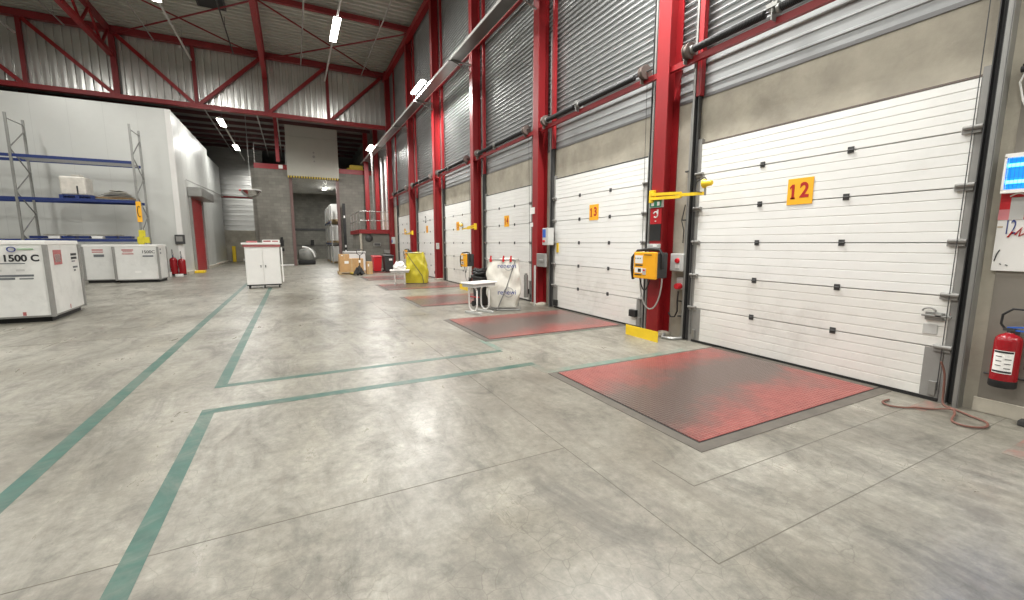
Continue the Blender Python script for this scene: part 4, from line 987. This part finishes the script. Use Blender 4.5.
MB().prism([(-0.28, 0.36, 0.05), (0.28, 0.36, 0.05), (0.12, 0.36, 0.38), (-0.12, 0.36, 0.38)], (0, -0.1, 0)).build('body', M['darkgrey'], t)
MB().cyl((0, 0.2, 0.15), (0, 0.2, 0.45), 0.06, 12).build('pump', M['darkgrey'], t)
MB().cyl((0, 0.18, 0.4), (0, 0.0, 0.98), 0.022, 10).build('drawbar', M['black'], t)
MB().tube([(0, 0, 0.96), (-0.14, -0.02, 1.06), (-0.16, -0.04, 1.2), (-0.06, -0.05, 1.25), (0.06, -0.05, 1.25), (0.16, -0.04, 1.2), (0.14, -0.02, 1.06)], 0.018, 8, closed=True).build('handle', M['darkgrey'], t, smooth=True)
for s in (-1, 1): MB().cyl((s * 0.05, 0.2, 0.09), (s * 0.12, 0.2, 0.09), 0.09, 16).build('wheel', M['black'], t)
MB().box(-0.06, -0.02, 0.62, 0.02, 0.03, 0.74).build('label_plate', M['white'], t)

# forklift mast (tall black post) and racking seen through the passage
t = thing('mast_post', 'tall thin black post in front of the right door jamb', 'post', (3.33, 32.5, 0))
MB().box(-0.09, 0, 0, 0.09, 0.2, 4.3).build('post', M['black'], t)
for z in (0.9, 1.25, 3.3): MB().box(-0.05, -0.01, z, 0.05, 0, z + 0.16).build('marker', M['white'], t)
t = thing('pallet_rack', 'blue-beamed pallet rack glimpsed through the passage', 'rack', (3.55, 36.6, 0))
for y in (-1.6, 1.4, 4.2):
    for x in (-0.95, 0.0): MB().box(x, y - 0.05, 0, x + 0.08, y + 0.05, 4.3).build('upright', M['grey'], t)
for z in (1.45, 3.05):
    for x in (-0.98, 0.05): MB().box(x, -1.6, z, x + 0.05, 4.2, z + 0.13).build('beam', M['blue'], t)
k = 0
for z in (0.14, 1.72, 3.32):
    for y in (-1.2, 0.05, 1.9, 3.1):
        pal = pallet((3.1, 36.6 + y + 0.35, z - 0.14 if z > 1 else 0), 'pallet under wrapped goods in the rack beyond the passage', M['wood'], 0.9, 1.0, 'pallets in the far rack')
        g = MB().box(2.66, 36.6 + y - 0.1, z, 3.54, 36.6 + y + 0.85, z + (1.15 if z > 1 else 1.15))
        tag(g.build('wrapped_goods', M['white'], bevel=0.04), 'white wrapped goods on a pallet in the rack beyond the passage', 'wrapped goods', 'wrapped goods in the far rack')
t = thing('floor_scrubber', 'dark machine with a pale curved hood just inside the passage', 'floor scrubber', (0.85, 34.8, 0))
MB().lathe([(0.1, -0.62), (0.42, -0.5), (0.55, -0.2), (0.58, 0.1), (0.5, 0.4), (0.3, 0.6), (0.1, 0.66)], (0, 0, 0.62), 20, 'x').build('drum_body', M['machine'], t, smooth=True)
MB().tube([(-0.35 + 0.02 * i + 0.62 * math.sin(0.1 + 1.5 * i / 12), -0.60, 1.28 - 0.75 * (i / 12) ** 2) for i in range(13)], 0.055, 8).build('hood', M['white'], t, smooth=True)
MB().box(-0.6, -0.55, 0.0, 0.55, 0.5, 0.32).build('base', M['black'], t, bevel=0.08)
tag(MB().box(1.55, 46.3, 1.35, 1.85, 46.42, 1.85).build('wall_box', M['black']), 'small black box on the end wall of the passage', 'box')
tag(MB().box(-0.75, 32.85, 1.35, -0.55, 33.0, 1.75).box(-0.72, 32.88, 1.75, -0.58, 33, 1.95).box(-0.75, 32.88, 1.0, -0.55, 33, 1.2).build('wall_phone', M['black'], bevel=0.02), 'black handset unit on the block wall left of the passage', 'phone')
t = thing('dome_mirror', 'hanging dome mirror with partly red rim in front of the far cladding', 'mirror', (-2.10, 31.0, 4.62))
MB().lathe([(0.56, 0.12), (0.52, 0.0), (0.38, -0.19), (0.19, -0.29), (0.04, -0.32)], (0, 0, 0), 24).build('dome', M['chrome'], t, smooth=True)
MB().lathe([(0.54, 0.08), (0.58, 0.10), (0.58, 0.15), (0.54, 0.16)], (0, 0, 0), 24).build('rim', M['lightgrey'], t)
MB().tube([(0.585 * math.cos(a), 0.585 * math.sin(a), 0.10) for a in [PI * 0.85 + 0.09 * k for k in range(12)]], 0.05, 8).build('red_rim_strip', M['signred'], t)
MB().cyl((0, 0, 0.15), (0, 0, 4.6), 0.015, 6).build('hanger', M['grey'], t)

# ================================================================== LEFT: white cabinet
t = thing('rolling_cabinet', 'white two-door cabinet on casters in the middle of the hall', 'cabinet', (-0.96, 17.2, 0), None, math.radians(1))
MB().box(-0.52, -0.28, 0.12, 0.52, 0.28, 1.42).build('body', M['white'], t, bevel=0.008)
for s in (-1, 1):
    dd = MB().box(min(s * 0.01, s * 0.50), -0.305, 0.14, max(s * 0.01, s * 0.50), -0.282, 1.36).build('door', M['white'], t, bevel=0.004)
    MB().box(s * 0.07 - 0.012, -0.33, 0.72, s * 0.07 + 0.012, -0.305, 0.80).build('handle', M['darkgrey'], dd)
MB().box(-0.52, -0.286, 0.095, 0.52, -0.27, 0.135).build('kick_strip', M['darkgrey'], t)
MB().box(-0.60, -0.34, 1.50, 0.56, 0.32, 1.56).build('top_board', M['white'], t, bevel=0.006)
MB().box(-0.56, -0.315, 1.42, 0.54, 0.30, 1.50).build('red_trim', M['inkred'], t)
MB().box(0.56, -0.30, 0.20, 0.60, 0.28, 1.40).build('side_board', M['white'], t, bevel=0.004)
for x in (-0.45, 0.0, 0.45):
    MB().cyl((x - 0.02, -0.2, 0.05), (x + 0.02, -0.2, 0.05), 0.05, 14).box(x - 0.03, -0.23, 0.085, x + 0.03, -0.17, 0.12).build('caster', M['black'], t)
    if x: MB().cyl((x - 0.02, 0.2, 0.05), (x + 0.02, 0.2, 0.05), 0.05, 14).box(x - 0.03, 0.17, 0.085, x + 0.03, 0.23, 0.12).build('caster', M['black'], t)
t = thing('display_box', 'white box with red print lying on top of the white cabinet', 'box', (-0.68, 17.0, 1.56))
MB().box(-0.25, -0.12, 0, 0.26, 0.2, 0.10).build('box', M['white'], t, bevel=0.004); MB().box(-0.22, -0.123, 0.025, 0.0, -0.12, 0.075).box(0.04, -0.123, 0.03, 0.22, -0.12, 0.07).build('print', M['inkred'], t)
tag(MB().box(-1.4, 16.95, 1.56, -1.1, 17.2, 1.62).build('folded_sheet', M['inkred'], bevel=0.01), 'flat pinkish sheet on the left of the cabinet top', 'sheet')

# ================================================================== insulated freight crates
def crate(fp, h, label, lettering):
    """fp: footprint corners, first edge (0->1) is the face turned to the camera, going right"""
    cx, cy = fp[0]
    t = thing('freight_crate', label, 'freight crate', (cx, cy, 0), 'white insulated freight crates')
    L = [(x - cx, y - cy) for x, y in fp]
    n = len(L); mx = sum(p[0] for p in L) / n; my = sum(p[1] for p in L) / n
    def inset(k): return [(mx + (x - mx) * k, my + (y - my) * k) for x, y in L]
    MB().prism([(x, y, 0.0) for x, y in inset(0.90)], (0, 0, 0.14)).build('skid_base', M['black'], t)
    MB().prism([(x, y, 0.10) for x, y in inset(0.985)], (0, 0, h - 0.16)).build('body', M['crate'], t)
    MB().prism([(x, y, 0.10) for x, y in inset(0.99)], (0, 0, 0.035)).build('bottom_rim', M['grey'], t)
    MB().prism([(x, y, h - 0.08) for x, y in inset(1.0)], (0, 0, 0.08)).build('lid', M['white'], t, bevel=0.01)
    for x, y in inset(0.985): MB().box(x - 0.035, y - 0.035, 0.1, x + 0.035, y + 0.035, h - 0.08).build('corner_post', M['greypaint'], t, bevel=0.01)
    p0, p1 = Vector((*inset(0.985)[0], 0)), Vector((*inset(0.985)[1], 0)); u = (p1 - p0).normalized(); nrm = Vector((u.y, -u.x, 0))
    R = Matrix((u, Vector((0, 0, 1)), nrm)).transposed()
    def put(s, size, m, d, z, bold=0.0): text(s, size, m, t, p0 + u * d + Vector((0, 0, z)) + nrm * 0.004, R, bold, 0.001, 'lettering')
    def mark(d, z, w, hh, m, on=(p0, u, nrm)):
        q, uu, nn = on
        a = q + uu * d + Vector((0, 0, z)) + nn * 0.003
        MB().prism([a - uu * w / 2 - Vector((0, 0, hh / 2)), a + uu * w / 2 - Vector((0, 0, hh / 2)), a + uu * w / 2 + Vector((0, 0, hh / 2)), a - uu * w / 2 + Vector((0, 0, hh / 2))], nn * 0.002).build('print_mark', m, t)
    q0, q1 = p1, Vector((*inset(0.985)[2], 0)); u2 = (q1 - q0).normalized(); n2 = Vector((u2.y, -u2.x, 0))
    lettering(put, mark, (p1 - p0).length, (q0, u2, n2))
    return t
def let1(put, mark, W, on2):
    put('1500 C', 0.175, M['ink'], W - 0.36, 1.255, 0.006)
    R = W - 0.44
    mark(R - 0.10, 1.16, 0.46, 0.018, M['inkgrey']); 
    for z, w in ((1.07, 0.1), (1.07, 0.1)): pass
    mark(R - 0.25, 1.03, 0.09, 0.035, M['lightgrey']); mark(R + 0.05, 1.03, 0.12, 0.035, M['lightgrey'])
    mark(R - 0.02, 0.925, 0.50, 0.04, M['inkgrey']); mark(R - 0.16, 0.87, 0.24, 0.04, M['inkgrey']); mark(R + 0.12, 0.865, 0.2, 0.025, M['inkgrey'])
    mark(R + 0.02, 0.18, 0.05, 0.07, M['inkred'])
    mark(0.55, 1.26, 0.42, 0.30, M['inkred'], on2); mark(0.55, 1.24, 0.30, 0.16, M['white'], on2)
    mark(1.45, 1.30, 0.34, 0.05, M['ink'], on2); mark(1.45, 1.22, 0.34, 0.05, M['ink'], on2); mark(1.4, 1.15, 0.2, 0.025, M['inkgrey'], on2); mark(1.47, 1.02, 0.28, 0.04, M['inkgrey'], on2); mark(1.42, 0.95, 0.12, 0.04, M['inkgrey'], on2)
    mark(0.9, 0.20, 0.03, 0.09, M['digit'], on2)
c1 = crate([(-6.30, 11.65), (-4.30, 11.55), (-4.42, 13.35), (-4.75, 13.75), (-6.2, 13.7)], 1.60, 'largest white freight crate with 1500 C lettering, at the left edge', let1)
MB().tube([(1.52 + 0.055 * math.cos(a), -0.076 - 0.006, 1.43 + 0.045 * math.sin(a)) for a in [2 * PI * k / 20 for k in range(20)]], 0.010, 6, closed=True).build('ring_logo', M['inkblue'], c1)
MB().box(1.60, -0.086, 1.425, 1.82, -0.078, 1.445).build('logo_text', simple('green_print', (0.25, 0.45, 0.25), 0.6), c1)
def let2(put, mark, W, on2):
    put('1500C', 0.16, M['ink'], W - 0.30, 1.20, 0.002); mark(W - 0.32, 1.04, 0.34, 0.06, M['inkgrey'])
    mark(0.42, 1.28, 0.36, 0.05, M['inkred']); mark(0.42, 1.21, 0.30, 0.03, M['inkred']); mark(0.42, 1.13, 0.36, 0.04, M['inkred'])
    mark(W * 0.5, 0.42, 0.20, 0.08, M['white'])
    mark(0.35, 1.3, 0.16, 0.06, M['inkgrey'], on2); mark(0.35, 1.15, 0.16, 0.06, M['inkgrey'], on2); mark(1.2, 1.2, 0.12, 0.14, M['inkgrey'], on2)
crate([(-6.19, 21.65), (-4.81, 21.55), (-4.78, 22.7), (-4.95, 22.95), (-6.1, 22.9)], 1.49, 'white freight crate with small 1500C print, right one of the back pair', let2)
def let3(put, mark, W, on2):
    mark(0.45, 1.28, 0.34, 0.05, M['inkred']); mark(0.45, 1.20, 0.34, 0.04, M['inkred']); mark(0.48, 1.06, 0.32, 0.10, M['inkgrey'])
crate([(-7.24, 22.15), (-6.30, 22.05), (-6.28, 22.8), (-6.4, 22.95), (-7.2, 22.9)], 1.49, 'white freight crate half hidden, left one of the back pair', let3)

# ================================================================== pallet racking on the left
RX, RY = -5.66, 23.2
t = thing('pallet_rack', 'tall grey pallet rack with blue beams before the white wall', 'rack', (RX, RY, 0))
for fx in (0.0, -3.55, -7.1):
    for y in (0.0, 1.2): MB().box(fx - 0.036, y - 0.03, 0, fx + 0.036, y + 0.03, 6.35).build('upright', M['grey'], t)
    z = 0.3; s = 0; zz = MB()
    while z < 5.7: zz.bar((fx, 0 if s % 2 == 0 else 1.2, z), (fx, 1.2 if s % 2 == 0 else 0, z + 0.8), 0.03, 0.03); z += 0.8; s += 1
    zz.bar((fx, 0, 6.15), (fx, 1.2, 6.15), 0.03, 0.03); zz.build('frame_bracing', M['grey'], t)
for z in (1.66, 3.24, 4.82):
    for y in (0.0, 1.2):
        for a, c in ((-3.5, -0.05), (-7.05, -3.6)): MB().box(a, y - 0.05, z - 0.055, c, y + 0.0, z + 0.055).build('beam', M['blue'], t)
for y in (0.3, 0.6, 0.9): MB().box(-3.5, y - 0.04, 4.77, -0.05, y + 0.04, 4.81).build('shelf_bar', M['grey'], t)
s_ = MB().box(-0.06, -0.06, 2.42, 0.11, -0.05, 3.26).build('end_sign', M['signyellow'], t)
MB().tube([(0.03 + 0.05 * math.cos(a), -0.065, 2.85 + 0.22 * math.sin(a)) for a in [0.9 + 4.4 * k / 12 for k in range(13)]], 0.014, 6).build('curved_mark', M['ink'], s_)
MB().box(-0.09, -0.16, 0, 0.10, -0.06, 1.82).box(-0.05, -0.14, 1.82, 0.16, -0.06, 2.08).box(-0.12, -0.14, 1.55, 0.28, -0.06, 1.80).build('post_guard', M['bagyellow'], t)
pallet((-7.55, RY + 0.58, 3.31), 'blue pallet on the rack under the wrapped stack', M['blue'], 1.05, 0.95)
g = thing('wrapped_stack', 'cream shrink-wrapped stack on the rack shelf', 'wrapped goods', (-7.50, RY + 0.58, 3.455))
MB().box(-0.55, -0.42, 0, 0.22, 0.42, 0.72).build('goods', M['wrap'], g, bevel=0.06); MB().box(-0.25, -0.2, 0.70, 0.05, 0.1, 0.82).build('top_box', M['wrap'], g, bevel=0.02)
MB().box(-0.05, -0.43, 0.03, 0.0, -0.415, 0.35).build('strap', M['darkgrey'], g)
for i in range(7):
    x0 = -7.1 + i * 0.09; x1 = -5.78 - i * 0.07
    m = [M['foil'], M['cardboard'], M['foil'], M['greypaint'], M['foil'], M['wrap'], M['foil']][i]
    def fn(u, v, i=i, x0=x0, x1=x1): return (x0 + (x1 - x0) * u, RY + 0.15 + 0.85 * v, 3.34 + 0.058 * i + 0.007 * math.sin(9 * u + i) + 0.006 * math.cos(7 * v + 2 * i))
    mb = MB(); mb.quad_grid(fn, 14, 6); o = mb.build('flat_sheet', m, None, smooth=True, fix=False)
    sol = o.modifiers.new('thick', 'SOLIDIFY'); sol.thickness = 0.02
    tag(o, ['lowest grey foil sheet in the flat heap on the rack', 'second sheet, brown card, in the flat heap on the rack', 'third sheet, grey foil, in the flat heap on the rack', 'fourth sheet, plain grey, in the flat heap on the rack', 'fifth sheet, grey foil, in the flat heap on the rack', 'pale sheet near the top of the flat heap on the rack', 'topmost grey foil sheet of the flat heap on the rack'][i], 'sheet', 'flat sheets on the rack')
bx = [(-8.85, 0.40, 'blue'), (-8.35, 0.34, 'white'), (-7.95, 0.40, 'blue'), (-7.48, 0.30, 'blue'), (-7.08, 0.34, 'white'), (-6.65, 0.36, 'blue'), (-6.2, 0.40, 'blue')]
for i, (x, w_, c_) in enumerate(bx):
    t = thing('small_crate', ['leftmost', 'second', 'third', 'fourth', 'fifth', 'sixth', 'rightmost'][i] + ' small %s crate on the lowest rack shelf, counted from the left' % c_, 'crate', (x, RY + 0.25, 1.73), 'small crates on the lowest shelf')
    MB().box(-w_ / 2, -0.22, 0, w_ / 2, 0.2, 0.08).build('body', M[c_], t, bevel=0.01); MB().box(-w_ / 2 - 0.01, -0.23, 0.08, w_ / 2 + 0.01, 0.21, 0.10).build('rim', M[c_], t)
tag(MB().box(-8.9, RY + 0.72, 1.86, -6.5, RY + 1.1, 1.90).build('long_board', M['foil']), 'long thin brown board resting on the lowest rack shelf', 'board')
for i, x in enumerate((-8.5, -7.0)):
    tag(MB().box(x - 0.3, RY + 0.72, 1.73, x + 0.3, RY + 1.1, 1.86).build('small_block', M['greypaint']), ['grey block under the left end of the long board', 'grey block under the right end of the long board'][i], 'block')

# things on the cold-room wall
t = thing('electrical_box', 'dark grey electrical box on the corner of the cold room', 'electrical box', (-4.76, 25.40, 1.72))
MB().box(-0.2, -0.12, -0.22, 0.18, 0.0, 0.22).build('case', M['darkgrey'], t, bevel=0.015); MB().box(-0.15, -0.13, -0.1, 0.1, -0.12, 0.14).build('cover', M['greypaint'], t)
t = thing('roller_door', 'red roller door in the side wall of the cold room', 'roller door', (-4.70, 29.4, 0))
MB().box(-0.02, -1.6, 0, 0.04, 1.6, 4.0).build('curtain', M['rollred'], t)
sl = MB()
for i in range(38): sl.box(0.04, -1.6, 0.05 + i * 0.105, 0.05, 1.6, 0.06 + i * 0.105)
sl.build('slat_edges', M['digit'], t)
for y in (-1.75, 1.6): MB().box(0, y, 0, 0.12, y + 0.15, 4.1).build('guide', M['greypaint'], t)
MB().box(0, -1.85, 3.95, 0.62, 2.0, 4.42).build('roller_housing', M['grey'], t, bevel=0.03)
tag(MB().tube([(-4.66, 27.4, 4.75), (-4.5, 28.5, 4.7), (-4.6, 35, 5.0), (-4.6, 40, 5.1)], 0.03, 6).build('wall_pipe', M['cable']), 'thin pipe along the cold room side above the roller door', 'pipe')
tag(MB().box(-4.62, 27.0, 0, -4.2, 27.6, 0.12).build('kerb_block', M['yellow'], bevel=0.02), 'yellow kerb block at the foot of the red roller door', 'kerb')

# ================================================================== CAMERA, WORLD
cam = bpy.data.cameras.new('camera'); co = bpy.data.objects.new('camera', cam); C.objects.link(co)
cam.sensor_width = 36; cam.lens = 425 / 1024 * 36; cam.clip_start = 0.05; cam.clip_end = 200
pitch = math.radians(7.6388); yaw = math.radians(27.0544)
co.location = (0, 0, 1.55); co.rotation_euler = (PI / 2 - pitch, 0, -yaw)
bpy.context.scene.camera = co
w = bpy.data.worlds.new('world'); bpy.context.scene.world = w; w.use_nodes = True
w.node_tree.nodes['Background'].inputs[0].default_value = (0.9, 0.95, 1, 1); w.node_tree.nodes['Background'].inputs[1].default_value = 0.05
vs = bpy.context.scene.view_settings
vs.view_transform = 'Standard'; vs.look = 'None'; vs.gamma = 1; vs.exposure = 0.78
try: vs.use_curve_mapping = False
except Exception: pass
